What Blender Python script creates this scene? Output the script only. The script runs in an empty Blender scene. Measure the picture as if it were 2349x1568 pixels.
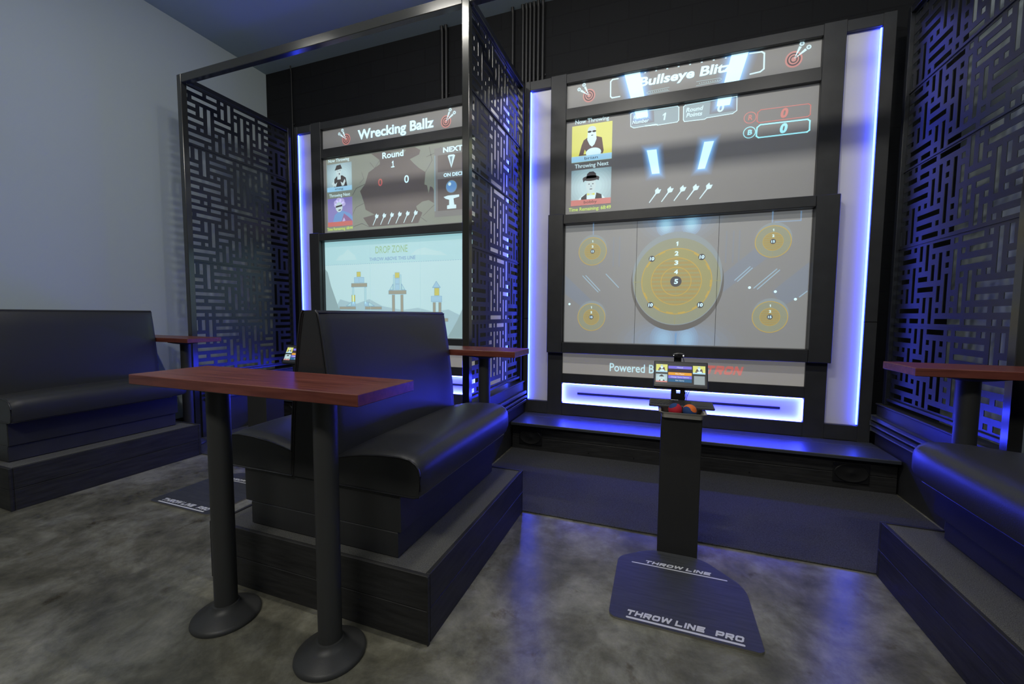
import bpy, bmesh, math, random
from mathutils import Matrix, Vector
C = bpy.context.scene.collection
scene = bpy.context.scene
R = math.radians
random.seed(4)

# ------------------------------------------------------------------ camera
cam_data = bpy.data.cameras.new('camera')
cam = bpy.data.objects.new('camera', cam_data)
C.objects.link(cam)
cam_data.sensor_width = 36.0
cam_data.lens = 36.0 * 941.7 / 2349.0
cam_data.clip_start = 0.02
rx = Vector((0.94022734, 0.34047255, 0.00714116))
ux = Vector((-0.02938888, 0.06023135, 0.99775171))
fx = Vector((-0.33927695, 0.93832331, -0.06663727))
m = Matrix((rx, ux, -fx)).transposed().to_4x4()
m.translation = Vector((0, 0, 1.3731))
cam.matrix_world = m
scene.camera = cam

# ------------------------------------------------------------------ world, lamps, exposure
scene.view_settings.view_transform = 'Standard'
scene.view_settings.look = 'None'
scene.view_settings.exposure = 0.0
scene.view_settings.gamma = 1.0
world = bpy.data.worlds.new('world')
scene.world = world
world.use_nodes = True
bg = world.node_tree.nodes['Background']
bg.inputs[0].default_value = (0.75, 0.86, 1.0, 1)
bg.inputs[1].default_value = 0.012
CEIL = 4.775


def area_lamp(name, loc, sx, sy, power, color, rot=(0, 0, 0), spread=180):
    d = bpy.data.lights.new(name, 'AREA')
    d.shape = 'RECTANGLE'
    d.size = sx
    d.size_y = sy
    d.energy = power
    d.color = color
    d.spread = R(spread)
    o = bpy.data.objects.new(name, d)
    o.location = loc
    o.rotation_euler = rot
    C.objects.link(o)
    return o


WARM = (1.0, 0.97, 0.88)
area_lamp('ceiling_and_fill_lamp', (-5.0, 0.5, 4.60), 0.42, 0.10, 6, WARM, (R(42), 0, 0))  # unseen fill lamp, added to brighten the wall behind the left lattice
for lx, pw in ((-3.96, 5), (-2.2, 23), (-0.44, 31), (1.32, 16)):
    area_lamp('ceiling_and_fill_lamp', (lx, 1.75, 4.52), 0.42, 0.10, pw, WARM, (R(38), 0, 0))
for lx, pw in ((-3.2, 8), (-1.2, 78), (0.7, 12)):
    area_lamp('ceiling_and_fill_lamp', (lx, -2.0, 4.66), 2.0, 0.6, pw, WARM, (R(20), 0, 0))

# ------------------------------------------------------------------ materials
MATS = {}


def new_mat(name):
    mt = bpy.data.materials.new(name)
    mt.use_nodes = True
    nt = mt.node_tree
    return mt, nt, nt.nodes['Principled BSDF']


def mat(name, col, rough=0.5, metal=0.0, spec=0.5, bump=0.0, bscale=60.0, var=0.0, vscale=8.0, coat=0.0, stretch=(1, 1, 1), detail=4):
    if name in MATS:
        return MATS[name]
    mt, nt, b = new_mat(name)
    b.inputs['Base Color'].default_value = (*col, 1)
    b.inputs['Roughness'].default_value = rough
    b.inputs['Metallic'].default_value = metal
    b.inputs['Specular IOR Level'].default_value = spec
    b.inputs['Coat Weight'].default_value = coat
    tc = nt.nodes.new('ShaderNodeTexCoord')
    mp = nt.nodes.new('ShaderNodeMapping')
    mp.inputs['Scale'].default_value = stretch
    nt.links.new(tc.outputs['Object'], mp.inputs[0])
    n1 = nt.nodes.new('ShaderNodeTexNoise')
    n1.inputs['Scale'].default_value = vscale
    n1.inputs['Detail'].default_value = detail
    nt.links.new(mp.outputs[0], n1.inputs['Vector'])
    rp = nt.nodes.new('ShaderNodeValToRGB')
    v = var
    rp.color_ramp.elements[0].position = 0.3
    rp.color_ramp.elements[1].position = 0.7
    rp.color_ramp.elements[0].color = (*[c * (1 - v) for c in col], 1)
    rp.color_ramp.elements[1].color = (*[min(1, c * (1 + v)) for c in col], 1)
    nt.links.new(n1.outputs[0], rp.inputs[0])
    nt.links.new(rp.outputs[0], b.inputs['Base Color'])
    if bump > 0:
        n2 = nt.nodes.new('ShaderNodeTexNoise')
        n2.inputs['Scale'].default_value = bscale
        n2.inputs['Detail'].default_value = 3
        nt.links.new(mp.outputs[0], n2.inputs['Vector'])
        bp = nt.nodes.new('ShaderNodeBump')
        bp.inputs['Strength'].default_value = bump
        bp.inputs['Distance'].default_value = 0.004
        nt.links.new(n2.outputs[0], bp.inputs['Height'])
        nt.links.new(bp.outputs[0], b.inputs['Normal'])
    MATS[name] = mt
    return mt


def emit(name, col, strength=1.0, base=(0.02, 0.02, 0.02), rough=0.6):
    if name in MATS:
        return MATS[name]
    mt, nt, b = new_mat(name)
    b.inputs['Base Color'].default_value = (*base, 1)
    b.inputs['Roughness'].default_value = rough
    b.inputs['Emission Color'].default_value = (*col, 1)
    b.inputs['Emission Strength'].default_value = strength
    MATS[name] = mt
    return mt


SCREEN_BASE = (0.43, 0.43, 0.43)


def proj(name, col, k=1.0):
    """projected light on the grey throwing surface"""
    return emit('projection ' + name, col, k, base=SCREEN_BASE, rough=0.55)


def concrete():
    mt, nt, b = new_mat('polished concrete')
    tc = nt.nodes.new('ShaderNodeTexCoord')
    def noise(s, d, dist=0.0, rough=0.55):
        n = nt.nodes.new('ShaderNodeTexNoise')
        n.inputs['Scale'].default_value = s
        n.inputs['Detail'].default_value = d
        n.inputs['Distortion'].default_value = dist
        n.inputs['Roughness'].default_value = rough
        nt.links.new(tc.outputs['Object'], n.inputs['Vector'])
        return n
    a = noise(2.1, 10, 0.35, 0.64)
    c = noise(8, 10, 0.3, 0.70)
    r1 = nt.nodes.new('ShaderNodeValToRGB')
    e = r1.color_ramp.elements
    e[0].position = 0.34; e[0].color = (0.078, 0.076, 0.058, 1)
    e[1].position = 0.62; e[1].color = (0.262, 0.260, 0.220, 1)
    x = e.new(0.48); x.color = (0.148, 0.145, 0.115, 1)
    r2 = nt.nodes.new('ShaderNodeValToRGB')
    e = r2.color_ramp.elements
    e[0].position = 0.36; e[0].color = (0.58, 0.58, 0.58, 1)
    e[1].position = 0.64; e[1].color = (1.15, 1.13, 1.08, 1)
    nt.links.new(a.outputs[0], r1.inputs[0])
    nt.links.new(c.outputs[0], r2.inputs[0])
    mx = nt.nodes.new('ShaderNodeMix'); mx.data_type = 'RGBA'; mx.blend_type = 'MULTIPLY'
    mx.inputs[0].default_value = 0.8
    nt.links.new(r1.outputs[0], mx.inputs[6]); nt.links.new(r2.outputs[0], mx.inputs[7])
    st = noise(5.5, 6, 0.2, 0.6)
    r3 = nt.nodes.new('ShaderNodeValToRGB')
    e = r3.color_ramp.elements
    e[0].position = 0.29; e[0].color = (0.42, 0.34, 0.25, 1)
    e[1].position = 0.37; e[1].color = (1, 1, 1, 1)
    nt.links.new(st.outputs[0], r3.inputs[0])
    my = nt.nodes.new('ShaderNodeMix'); my.data_type = 'RGBA'; my.blend_type = 'MULTIPLY'
    my.inputs[0].default_value = 0.75
    nt.links.new(mx.outputs[2], my.inputs[6]); nt.links.new(r3.outputs[0], my.inputs[7])
    nt.links.new(my.outputs[2], b.inputs['Base Color'])
    rr = nt.nodes.new('ShaderNodeMapRange')
    rr.inputs['To Min'].default_value = 0.12; rr.inputs['To Max'].default_value = 0.26
    nt.links.new(c.outputs[0], rr.inputs[0]); nt.links.new(rr.outputs[0], b.inputs['Roughness'])
    bp = nt.nodes.new('ShaderNodeBump'); bp.inputs['Strength'].default_value = 0.10; bp.inputs['Distance'].default_value = 0.01
    nt.links.new(c.outputs[0], bp.inputs['Height']); nt.links.new(bp.outputs[0], b.inputs['Normal'])
    return mt


def weave(name, c0, c1, sx, sy, rough=0.95):
    mt, nt, b = new_mat(name)
    tc = nt.nodes.new('ShaderNodeTexCoord')
    outs = []
    for s in ((sx, sy, 20), (sy, sx, 20)):
        mp = nt.nodes.new('ShaderNodeMapping'); mp.inputs['Scale'].default_value = s
        nt.links.new(tc.outputs['Object'], mp.inputs[0])
        n = nt.nodes.new('ShaderNodeTexNoise'); n.inputs['Scale'].default_value = 1.0; n.inputs['Detail'].default_value = 3
        nt.links.new(mp.outputs[0], n.inputs['Vector'])
        outs.append(n)
    ad = nt.nodes.new('ShaderNodeMath'); ad.operation = 'ADD'
    nt.links.new(outs[0].outputs[0], ad.inputs[0]); nt.links.new(outs[1].outputs[0], ad.inputs[1])
    rp = nt.nodes.new('ShaderNodeValToRGB')
    e = rp.color_ramp.elements
    e[0].position = 0.38; e[0].color = (*c0, 1); e[1].position = 0.62; e[1].color = (*c1, 1)
    hf = nt.nodes.new('ShaderNodeMath'); hf.operation = 'MULTIPLY'; hf.inputs[1].default_value = 0.5
    nt.links.new(ad.outputs[0], hf.inputs[0]); nt.links.new(hf.outputs[0], rp.inputs[0])
    nt.links.new(rp.outputs[0], b.inputs['Base Color'])
    b.inputs['Roughness'].default_value = rough
    b.inputs['Specular IOR Level'].default_value = 0.15
    bp = nt.nodes.new('ShaderNodeBump'); bp.inputs['Strength'].default_value = 0.5; bp.inputs['Distance'].default_value = 0.004
    nt.links.new(hf.outputs[0], bp.inputs['Height']); nt.links.new(bp.outputs[0], b.inputs['Normal'])
    return mt


def block_wall():
    mt, nt, b = new_mat('black painted block wall')
    tc = nt.nodes.new('ShaderNodeTexCoord')
    mp = nt.nodes.new('ShaderNodeMapping'); mp.inputs['Rotation'].default_value = (R(90), 0, 0)
    nt.links.new(tc.outputs['Object'], mp.inputs[0])
    br = nt.nodes.new('ShaderNodeTexBrick')
    br.inputs['Scale'].default_value = 1.0
    br.inputs['Mortar Size'].default_value = 0.006
    br.inputs['Brick Width'].default_value = 0.40
    br.inputs['Row Height'].default_value = 0.20
    br.inputs['Color1'].default_value = (0.0095, 0.010, 0.0115, 1)
    br.inputs['Color2'].default_value = (0.0105, 0.011, 0.0125, 1)
    br.inputs['Mortar'].default_value = (0.008, 0.008, 0.0095, 1)
    nt.links.new(mp.outputs[0], br.inputs['Vector'])
    nt.links.new(br.outputs[0], b.inputs['Base Color'])
    b.inputs['Roughness'].default_value = 0.62
    b.inputs['Specular IOR Level'].default_value = 0.15
    iv = nt.nodes.new('ShaderNodeMath'); iv.operation = 'SUBTRACT'; iv.inputs[0].default_value = 1.0
    nt.links.new(br.outputs['Fac'], iv.inputs[1])
    bp = nt.nodes.new('ShaderNodeBump'); bp.inputs['Strength'].default_value = 0.35; bp.inputs['Distance'].default_value = 0.004
    nt.links.new(iv.outputs[0], bp.inputs['Height']); nt.links.new(bp.outputs[0], b.inputs['Normal'])
    return mt


def wood_top():
    mt, nt, b = new_mat('red mahogany laminate')
    tc = nt.nodes.new('ShaderNodeTexCoord')
    mp = nt.nodes.new('ShaderNodeMapping'); mp.inputs['Scale'].default_value = (2.2, 26, 26)
    nt.links.new(tc.outputs['Object'], mp.inputs[0])
    n = nt.nodes.new('ShaderNodeTexNoise'); n.inputs['Scale'].default_value = 1.6; n.inputs['Detail'].default_value = 7; n.inputs['Distortion'].default_value = 0.6
    nt.links.new(mp.outputs[0], n.inputs['Vector'])
    rp = nt.nodes.new('ShaderNodeValToRGB')
    e = rp.color_ramp.elements
    e[0].position = 0.32; e[0].color = (0.105, 0.026, 0.018, 1)
    e[1].position = 0.72; e[1].color = (0.215, 0.062, 0.042, 1)
    nt.links.new(n.outputs[0], rp.inputs[0]); nt.links.new(rp.outputs[0], b.inputs['Base Color'])
    b.inputs['Roughness'].default_value = 0.33
    return mt


CONCRETE = concrete()
CARPET = weave('charcoal woven carpet', (0.024, 0.025, 0.027), (0.088, 0.089, 0.094), 120, 520)
CARPET2 = weave('grey loop carpet', (0.050, 0.050, 0.047), (0.165, 0.165, 0.155), 260, 480)
BLOCK = block_wall()
WOOD = wood_top()
WALLP = mat('pale grey wall paint', (0.47, 0.545, 0.575), 0.75, bump=0.06, bscale=180)
CEILP = mat('white ceiling tinted with blue led spill', (0.42, 0.52, 0.60), 0.85, bump=0.05, bscale=160)  # white ceiling; blue LED spill is mixed into its base colour
BLACK = mat('black painted trim', (0.032, 0.033, 0.035), 0.40, spec=0.45, bump=0.08, bscale=120, var=0.12)
BLACKW = mat('black stained board', (0.027, 0.027, 0.027), 0.5, spec=0.25, bump=0.25, bscale=14, var=0.3, vscale=6, stretch=(1, 1, 9))
LEDGEM = mat('black lacquered step top', (0.050, 0.056, 0.068), 0.36, spec=1.0, bump=0.10, bscale=14, stretch=(1, 9, 1))
METAL = mat('black powder coated steel', (0.013, 0.015, 0.019), 0.33, spec=0.55)
STEELB = mat('dark steel tube', (0.026, 0.027, 0.024), 0.17, spec=0.7)
VINYL = mat('black vinyl upholstery', (0.029, 0.030, 0.031), 0.38, spec=0.42, bump=0.10, bscale=260)
VINYLP = mat('black vinyl piping', (0.022, 0.022, 0.024), 0.30, spec=0.5)
POLE = mat('black textured pole', (0.040, 0.041, 0.041), 0.45, spec=0.4, bump=0.1, bscale=400)
PEDM = mat('black pedestal paint', (0.026, 0.026, 0.026), 0.5, spec=0.35, bump=0.1, bscale=300)
PLATE = mat('brushed charcoal plate', (0.044, 0.047, 0.051), 0.60, spec=0.35, var=0.22, vscale=5, bump=0.06, bscale=30, stretch=(1.2, 14, 1))
PLATE_EDGE = mat('bare plate edge', (0.30, 0.29, 0.25), 0.4, metal=0.6)
WHITEP = mat('white printed lettering', (0.62, 0.63, 0.64), 0.6)
STEEL = mat('stainless steel', (0.55, 0.52, 0.46), 0.34, metal=0.55)
PLASTIC = mat('black plastic', (0.012, 0.012, 0.013), 0.35, spec=0.5)
KEYG = mat('charcoal keyboard plastic', (0.035, 0.036, 0.040), 0.5)
KEYC = mat('dark key caps', (0.014, 0.014, 0.016), 0.45)
PANELW = mat('white light box panel', (0.74, 0.74, 0.76), 0.6)
SCREENM = emit('grey throwing surface', (1.0, 1.0, 1.0), 0.02, base=SCREEN_BASE, rough=0.55)
SIGNM = emit('grey sign board', (1.0, 0.97, 0.92), 0.10, base=(0.55, 0.53, 0.50), rough=0.55)  # even emission stands in for projector light falling on the board
RED_B = mat('red ball fabric', (0.42, 0.006, 0.022), 0.8, bump=0.2, bscale=300)
BLUE_B = mat('blue ball fabric', (0.010, 0.045, 0.16), 0.8, bump=0.2, bscale=300)
ORANGE_B = mat('orange ball fabric', (0.75, 0.16, 0.02), 0.8, bump=0.2, bscale=300)
CONE = mat('speaker cone', (0.007, 0.007, 0.007), 0.6)
CONDUIT = mat('black painted conduit', (0.010, 0.010, 0.011), 0.45)
LED = emit('blue white led strip', (0.026, 0.054, 1.0), 30.0)
LED_LOW = emit('blue white led strip of the lower box', (0.030, 0.044, 1.0), 120.0)

# ------------------------------------------------------------------ mesh helpers
LOC = {}


class MB:
    def __init__(self):
        self.bm = bmesh.new()

    def box(self, x0, x1, y0, y1, z0, z1, bev=0.0, seg=1, mi=0):
        b = bmesh.new()
        r = bmesh.ops.create_cube(b, size=1.0)
        for v in b.verts:
            v.co = Vector(((x0 + x1) / 2 + v.co.x * (x1 - x0), (y0 + y1) / 2 + v.co.y * (y1 - y0), (z0 + z1) / 2 + v.co.z * (z1 - z0)))
        if bev > 0:
            bmesh.ops.bevel(b, geom=list(b.edges), offset=bev, segments=seg, affect='EDGES', profile=0.5)
        self.merge(b, mi)
        return self

    def merge(self, b, mi=0, mtx=None):
        vm = {}
        for v in b.verts:
            vm[v] = self.bm.verts.new(mtx @ v.co if mtx else v.co)
        for f in b.faces:
            try:
                nf = self.bm.faces.new([vm[v] for v in f.verts])
                nf.material_index = mi
                nf.smooth = f.smooth
            except ValueError:
                pass
        b.free()

    def poly(self, pts, mi=0):
        vs = [self.bm.verts.new(p) for p in pts]
        f = self.bm.faces.new(vs)
        f.material_index = mi
        return f

    def loft(self, rings, closed=True, cap=True, mi=0):
        vr = [[self.bm.verts.new(p) for p in r] for r in rings]
        n = len(vr[0])
        for a, b in zip(vr[:-1], vr[1:]):
            for i in range(n if closed else n - 1):
                j = (i + 1) % n
                f = self.bm.faces.new((a[i], a[j], b[j], b[i]))
                f.material_index = mi
        if cap:
            for r in (vr[0], vr[-1]):
                f = self.bm.faces.new(r)
                f.material_index = mi
        return self

    def lathe(self, prof, cx, cy, n=32, mi=0):
        rings = [[(cx + r * math.cos(2 * math.pi * i / n), cy + r * math.sin(2 * math.pi * i / n), z) for i in range(n)] for r, z in prof]
        return self.loft(rings, mi=mi)

    def tube(self, path, rad, n=8, mi=0):
        path = [Vector(p) for p in path]
        rings = []
        for i, p in enumerate(path):
            a = path[max(i - 1, 0)]; b = path[min(i + 1, len(path) - 1)]
            t = (b - a).normalized()
            s = t.cross(Vector((0, 0, 1)))
            if s.length < 1e-3:
                s = t.cross(Vector((0, 1, 0)))
            s.normalize(); w = s.cross(t)
            rings.append([p + rad * (math.cos(2 * math.pi * k / n) * s + math.sin(2 * math.pi * k / n) * w) for k in range(n)])
        return self.loft(rings, mi=mi)

    def build(self, name, m, parent=None, smooth=None, kind=None):
        bm = self.bm
        off = Vector((0, 0, 0))
        if parent is not None:
            off = LOC[parent.name]
            bmesh.ops.translate(bm, verts=bm.verts, vec=-off)
        bmesh.ops.recalc_face_normals(bm, faces=bm.faces)
        me = bpy.data.meshes.new(name)
        bm.to_mesh(me); bm.free()
        for q in (m if isinstance(m, list) else [m]):
            me.materials.append(q)
        if smooth is not None:
            for p in me.polygons:
                p.use_smooth = True
            me.set_sharp_from_angle(angle=R(smooth))
        o = bpy.data.objects.new(name, me)
        C.objects.link(o)
        if parent is not None:
            o.parent = parent
        LOC[o.name] = off
        if kind:
            o['kind'] = kind
        return o


def tag(o, label, cat, group=None):
    o['label'] = label
    o['category'] = cat
    if group:
        o['group'] = group
    return o


def thing(name, label, cat, loc, group=None):
    o = bpy.data.objects.new(name, None)
    C.objects.link(o)
    o.location = loc
    o.empty_display_size = 0.1
    LOC[o.name] = Vector(loc)
    return tag(o, label, cat, group)


def dup(o, dx, dy=0.0, label=None, parent=None, dz=0.0):
    c = o.copy()
    C.objects.link(c)
    if parent is None:
        c.location = o.location + Vector((dx, dy, dz))
    else:
        c.parent = parent
    if label:
        c['label'] = label
    LOC[c.name] = LOC[o.name] + Vector((dx, dy, 0))
    for ch in list(o.children):
        dup(ch, dx, dy, parent=c)
    return c


def struct(mb, name, m):
    return mb.build(name, m, kind='structure')


P = 3.2776          # distance from one throwing bay to the next
BX = -1.515         # centre line of the middle booth
XL, XR = -5.426, 2.29
YB = 4.55

# ------------------------------------------------------------------ room shell
struct(MB().box(XL, XR, -4.5, YB, -0.12, 0.0), 'floor', CONCRETE)
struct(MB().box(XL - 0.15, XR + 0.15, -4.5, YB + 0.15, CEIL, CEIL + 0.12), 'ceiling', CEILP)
struct(MB().box(XL - 0.15, XL, -4.5, YB + 0.15, -0.12, CEIL), 'wall_left', WALLP)
struct(MB().box(XR, XR + 0.15, -4.5, YB + 0.15, -0.12, CEIL), 'wall_right', WALLP)
struct(MB().box(XL, XR, YB, YB + 0.15, -0.12, CEIL), 'wall_back', BLOCK)
struct(MB().box(XL, XL + 0.012, -4.5, YB, 0.0, 0.10, 0.003), 'baseboard_left', BLACK)
struct(MB().box(XR - 0.012, XR, -4.5, YB, 0.0, 0.10, 0.003), 'baseboard_right', BLACK)

# ------------------------------------------------------------------ projected graphics
FONT_CACHE = {}


def text_mesh(s, bold=0.0):
    key = (s, bold)
    if key in FONT_CACHE:
        return FONT_CACHE[key]
    cu = bpy.data.curves.new('glyphs', 'FONT')
    cu.body = s
    cu.size = 1.0
    cu.offset = bold
    cu.resolution_u = 3
    o = bpy.data.objects.new('glyphs', cu)
    C.objects.link(o)
    dg = bpy.context.evaluated_depsgraph_get()
    dg.update()
    me = o.evaluated_get(dg).to_mesh()
    vs = [tuple(v.co) for v in me.vertices]
    fs = [tuple(p.vertices) for p in me.polygons]
    o.evaluated_get(dg).to_mesh_clear()
    bpy.data.objects.remove(o)
    bpy.data.curves.remove(cu)
    FONT_CACHE[key] = (vs, fs)
    return vs, fs


class GX:
    """flat artwork on a plane; x to the right, z up, layers stand a little proud of each other"""

    def __init__(self, y, toward=-1, lift=0.0008):
        self.y = y; self.mb = MB(); self.mats = []; self.lift = lift; self.map = None

    def mi(self, m):
        if m not in self.mats:
            self.mats.append(m)
        return self.mats.index(m)

    def pt(self, x, z, layer):
        p = (x, self.y - self.lift * layer, z)
        return self.map(p) if self.map else p

    def poly(self, pts, m, layer=1):
        self.mb.poly([self.pt(x, z, layer) for x, z in pts], self.mi(m)); return self

    def rect(self, x0, x1, z0, z1, m, layer=1):
        return self.poly([(x0, z0), (x1, z0), (x1, z1), (x0, z1)], m, layer)

    def disc(self, x, z, r, m, layer=1, rz=None, n=40, a0=0, a1=360):
        rz = rz or r
        full = abs(a1 - a0) >= 360
        k = n if full else n + 1
        return self.poly([(x + r * math.cos(R(a0 + (a1 - a0) * i / n)), z + rz * math.sin(R(a0 + (a1 - a0) * i / n))) for i in range(k)], m, layer)

    def ring(self, x, z, r0, r1, m, layer=1, a0=0, a1=360, n=48):
        for i in range(n):
            p = R(a0 + (a1 - a0) * i / n); q = R(a0 + (a1 - a0) * (i + 1) / n)
            self.poly([(x + r0 * math.cos(p), z + r0 * math.sin(p)), (x + r1 * math.cos(p), z + r1 * math.sin(p)),
                       (x + r1 * math.cos(q), z + r1 * math.sin(q)), (x + r0 * math.cos(q), z + r0 * math.sin(q))], m, layer)
        return self

    def line(self, pts, w, m, layer=1, close=False):
        pts = [Vector(p) for p in pts]
        if close:
            pts.append(pts[0])
        for a, b in zip(pts[:-1], pts[1:]):
            d = (b - a)
            if d.length < 1e-6:
                continue
            d.normalize(); nrm = Vector((-d.y, d.x)) * w / 2; e = d * w * 0.4
            self.poly([a - nrm - e, b - nrm + e, b + nrm + e, a + nrm - e], m, layer)
        return self

    def text(self, s, x0, x1, z0, cap, m, layer=2, bold=0.0, shear=0.0):
        vs, fs = text_mesh(s, bold)
        hv, _ = text_mesh('H', bold)
        ch = max(v[1] for v in hv); cb = min(v[1] for v in hv)
        a = min(v[0] for v in vs); b = max(v[0] for v in vs)
        sx = (x1 - x0) / max(b - a, 1e-6); sz = cap / (ch - cb)
        i = self.mi(m)
        bv = [self.mb.bm.verts.new(self.pt(x0 + (v[0] - a) * sx + shear * (v[1] - cb) * sz, z0 + (v[1] - cb) * sz, layer)) for v in vs]
        for f in fs:
            try:
                nf = self.mb.bm.faces.new([bv[k] for k in f]); nf.material_index = i
            except ValueError:
                pass
        return self

    def heavy(self, s, x0, x1, z0, cap, m, layer=2, shear=0.2):
        t = .155
        A, Bq, M_, Wd = t, 1 - t, .5, 1.25
        G = {'T': [[(0, Bq), (Wd, Bq)], [(Wd / 2, 0), (Wd / 2, 1)]], 'H': [[(t, 0), (t, 1)], [(Wd - t, 0), (Wd - t, 1)], [(t, M_), (Wd - t, M_)]],
             'R': [[(t, 0), (t, 1)], [(t, Bq), (Wd - .25, Bq), (Wd - t, .80), (Wd - t, .58), (Wd - .25, .44), (t, .44)], [(Wd * .5, .44), (Wd - t, 0)]],
             'O': [[(t, .25), (t, .75), (.3, Bq), (Wd - .3, Bq), (Wd - t, .75), (Wd - t, .25), (Wd - .3, A), (.3, A), (t, .25)]],
             'W': [[(t * .8, 1), (.36, A), (.80, .92), (1.22, A), (1.50, 1)]], 'L': [[(t, 1), (t, 0)], [(t, A), (Wd - .1, A)]], 'I': [[(t, 0), (t, 1)]],
             'N': [[(t, 0), (t, 1)], [(t, .96), (Wd - t, .04)], [(Wd - t, 0), (Wd - t, 1)]], 'E': [[(t, 0), (t, 1)], [(t, Bq), (Wd, Bq)], [(t, M_), (Wd - .1, M_)], [(t, A), (Wd, A)]],
             'P': [[(t, 0), (t, 1)], [(t, Bq), (Wd - .25, Bq), (Wd - t, .78), (Wd - t, .52), (Wd - .25, .38), (t, .38)]]}
        adv = {'I': .26 + .20, 'W': 1.60 + .16, ' ': .55}
        tot = sum(adv.get(c, Wd + .18) for c in s) - .18
        k = (x1 - x0) / tot
        x = 0.0
        ly = layer
        for c in s:
            for st in G.get(c, []):
                q = [Vector((a, b)) for a, b in st]
                for a, b in zip(q[:-1], q[1:]):
                    d = (b - a).normalized(); n = Vector((-d.y, d.x)) * t; e = d * (t * .55 if len(st) > 2 else 0)
                    self.poly([(x0 + (x + v.x) * k + shear * v.y * cap, z0 + v.y * cap) for v in (a - n - e, b - n + e, b + n + e, a + n - e)], m, ly)
                    ly += 0.04
            x += adv.get(c, Wd + .18)
        return self

    def one(self, x, z0, cap, m, layer=2, k=0.30, shear=0.0):
        w = cap * k
        pts = [(w * .45, 0), (w * .45, .74), (-w * .25, .60), (-w * .25, .78), (w * .62, 1.0), (w * 1.15, 1.0), (w * 1.15, 0)]
        q = [(x - w * .45 + a + shear * b * cap, z0 + b * cap) for a, b in ((c, d) for c, d in pts)]
        return self.poly(q, m, layer)

    def build(self, name, parent):
        return self.mb.build(name, self.mats, parent)


W_ = proj('white', (0.50, 0.74, 0.80))
WB = proj('bright', (0.60, 0.95, 1.10))
REDP = proj('red', (0.42, 0.045, 0.03))
REDT = proj('soft red', (0.36, 0.06, 0.045))
CYAN = proj('cyan', (0.25, 0.75, 0.85))
BLUEB = proj('name bar', (0.22, 0.50, 0.72))
YEL = proj('yellow', (0.52, 0.54, 0.0))
LIME = proj('lime', (0.42, 0.62, 0.0))
DARK = emit('projection unlit', (0.0, 0.0, 0.0), 0, base=(0.20, 0.19, 0.20))
HOLE = emit('projection unlit hole', (0.012, 0.008, 0.008), 1, base=(0.42, 0.395, 0.39))
DARK2 = emit('projection unlit brown', (0.01, 0.0, 0.0), 1, base=(0.27, 0.21, 0.21))
PALE = proj('pale blue', (0.28, 0.44, 0.48))
PALE2 = proj('mid blue grey', (0.10, 0.20, 0.25))
SKIN = proj('pale skin', (0.40, 0.55, 0.58))
BGS = proj('backdrop', (0.02, 0.021, 0.024))
HALO1 = proj('halo outer', (0.015, 0.06, 0.16))
HALO2 = proj('halo inner', (0.04, 0.20, 0.48))
PURP = proj('violet', (0.12, 0.10, 0.38))
LILA = proj('lilac', (0.36, 0.34, 0.62))


def glow(g, x, z, rx, rz, c0, c1, box, layer=1.0, steps=9):
    """a soft spot of the projected picture: nested ovals stepping from c0 to c1, cut off at the picture edge"""
    for k in range(1, steps + 1):
        t = k / steps
        t = t * t * (3 - 2 * t)
        col = [round(a + (b - a) * t, 3) for a, b in zip(c0, c1)]
        mt = proj('glow %.3f %.3f %.3f' % tuple(col), col)
        f = 1 - (k - 1) / steps
        pts = []
        for i in range(40):
            q = 2 * math.pi * i / 40
            pts.append((min(box[1], max(box[0], x + rx * f * math.cos(q))), min(box[3], max(box[2], z + rz * f * math.sin(q)))))
        cl = []
        for q in pts:
            if not cl or (q[0] - cl[-1][0]) ** 2 + (q[1] - cl[-1][1]) ** 2 > 1e-8:
                cl.append(q)
        g.poly(cl, mt, layer + 0.06 * k)


def halo_bar(g, pts, c0, zmax, layer=1.2, reach=0.06, steps=7):
    mx = sum(q[0] for q in pts) / 4; mz = sum(q[1] for q in pts) / 4
    for k in range(steps):
        t = ((k + 1) / steps) ** 2
        col = [round(a + (b - a) * t, 3) for a, b in zip(c0, (0.10, 0.34, 0.70))]
        gr = reach * (1 - k / steps)
        g.poly([(q[0] + (gr if q[0] > mx else -gr), min(zmax, q[1] + (gr if q[1] > mz else -gr))) for q in pts], proj('glow %.3f %.3f %.3f' % tuple(col), col), layer + 0.1 * k)
    g.poly(pts, WB, layer + 3.5)


def dart_target(g, x, z, s, flip, layer=2):
    """a ringed red target with two darts stuck in it"""
    for r, mt in ((1.0, REDT), (0.78, DARK), (0.62, REDT), (0.44, DARK), (0.3, REDT)):
        g.disc(x, z, s * r * (0.95 if flip else 0.85), mt, layer, rz=s * r)
        layer += 0.5
    for a in (0, 1):
        hx = x - flip * s * (1.55 - 0.75 * a); hz = z + s * (1.15 + 0.55 * a)
        d = Vector((hx - x, hz - z)); d.normalize(); nrm = Vector((-d.y, d.x))
        tip = Vector((x, z)); head = Vector((hx, hz))
        g.poly([tip, head - d * s * 0.35 + nrm * s * 0.16, head - d * s * 0.35 - nrm * s * 0.16], W_, layer)
        g.disc(hx, hz, s * 0.27, W_, layer + 0.5, n=14)
        g.disc(hx, hz, s * 0.14, PALE2, layer + 1, n=12)
        layer += 1


def dart_icon(g, hx, hz, tx, tz, mt, layer=2):
    d = Vector((hx - tx, hz - tz)); L = d.length; d.normalize(); n = Vector((-d.y, d.x))
    t = Vector((tx, tz)); h = Vector((hx, hz))
    g.poly([t - n * 0.004, t + n * 0.004, h + n * 0.006, h - n * 0.006], mt, layer)
    g.poly([h - d * 0.015, h + n * 0.026 + d * 0.012, h + d * 0.05 + n * 0.018, h + d * 0.035, h + d * 0.05 - n * 0.018, h - n * 0.026 + d * 0.012], mt, layer + 0.5)


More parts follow.
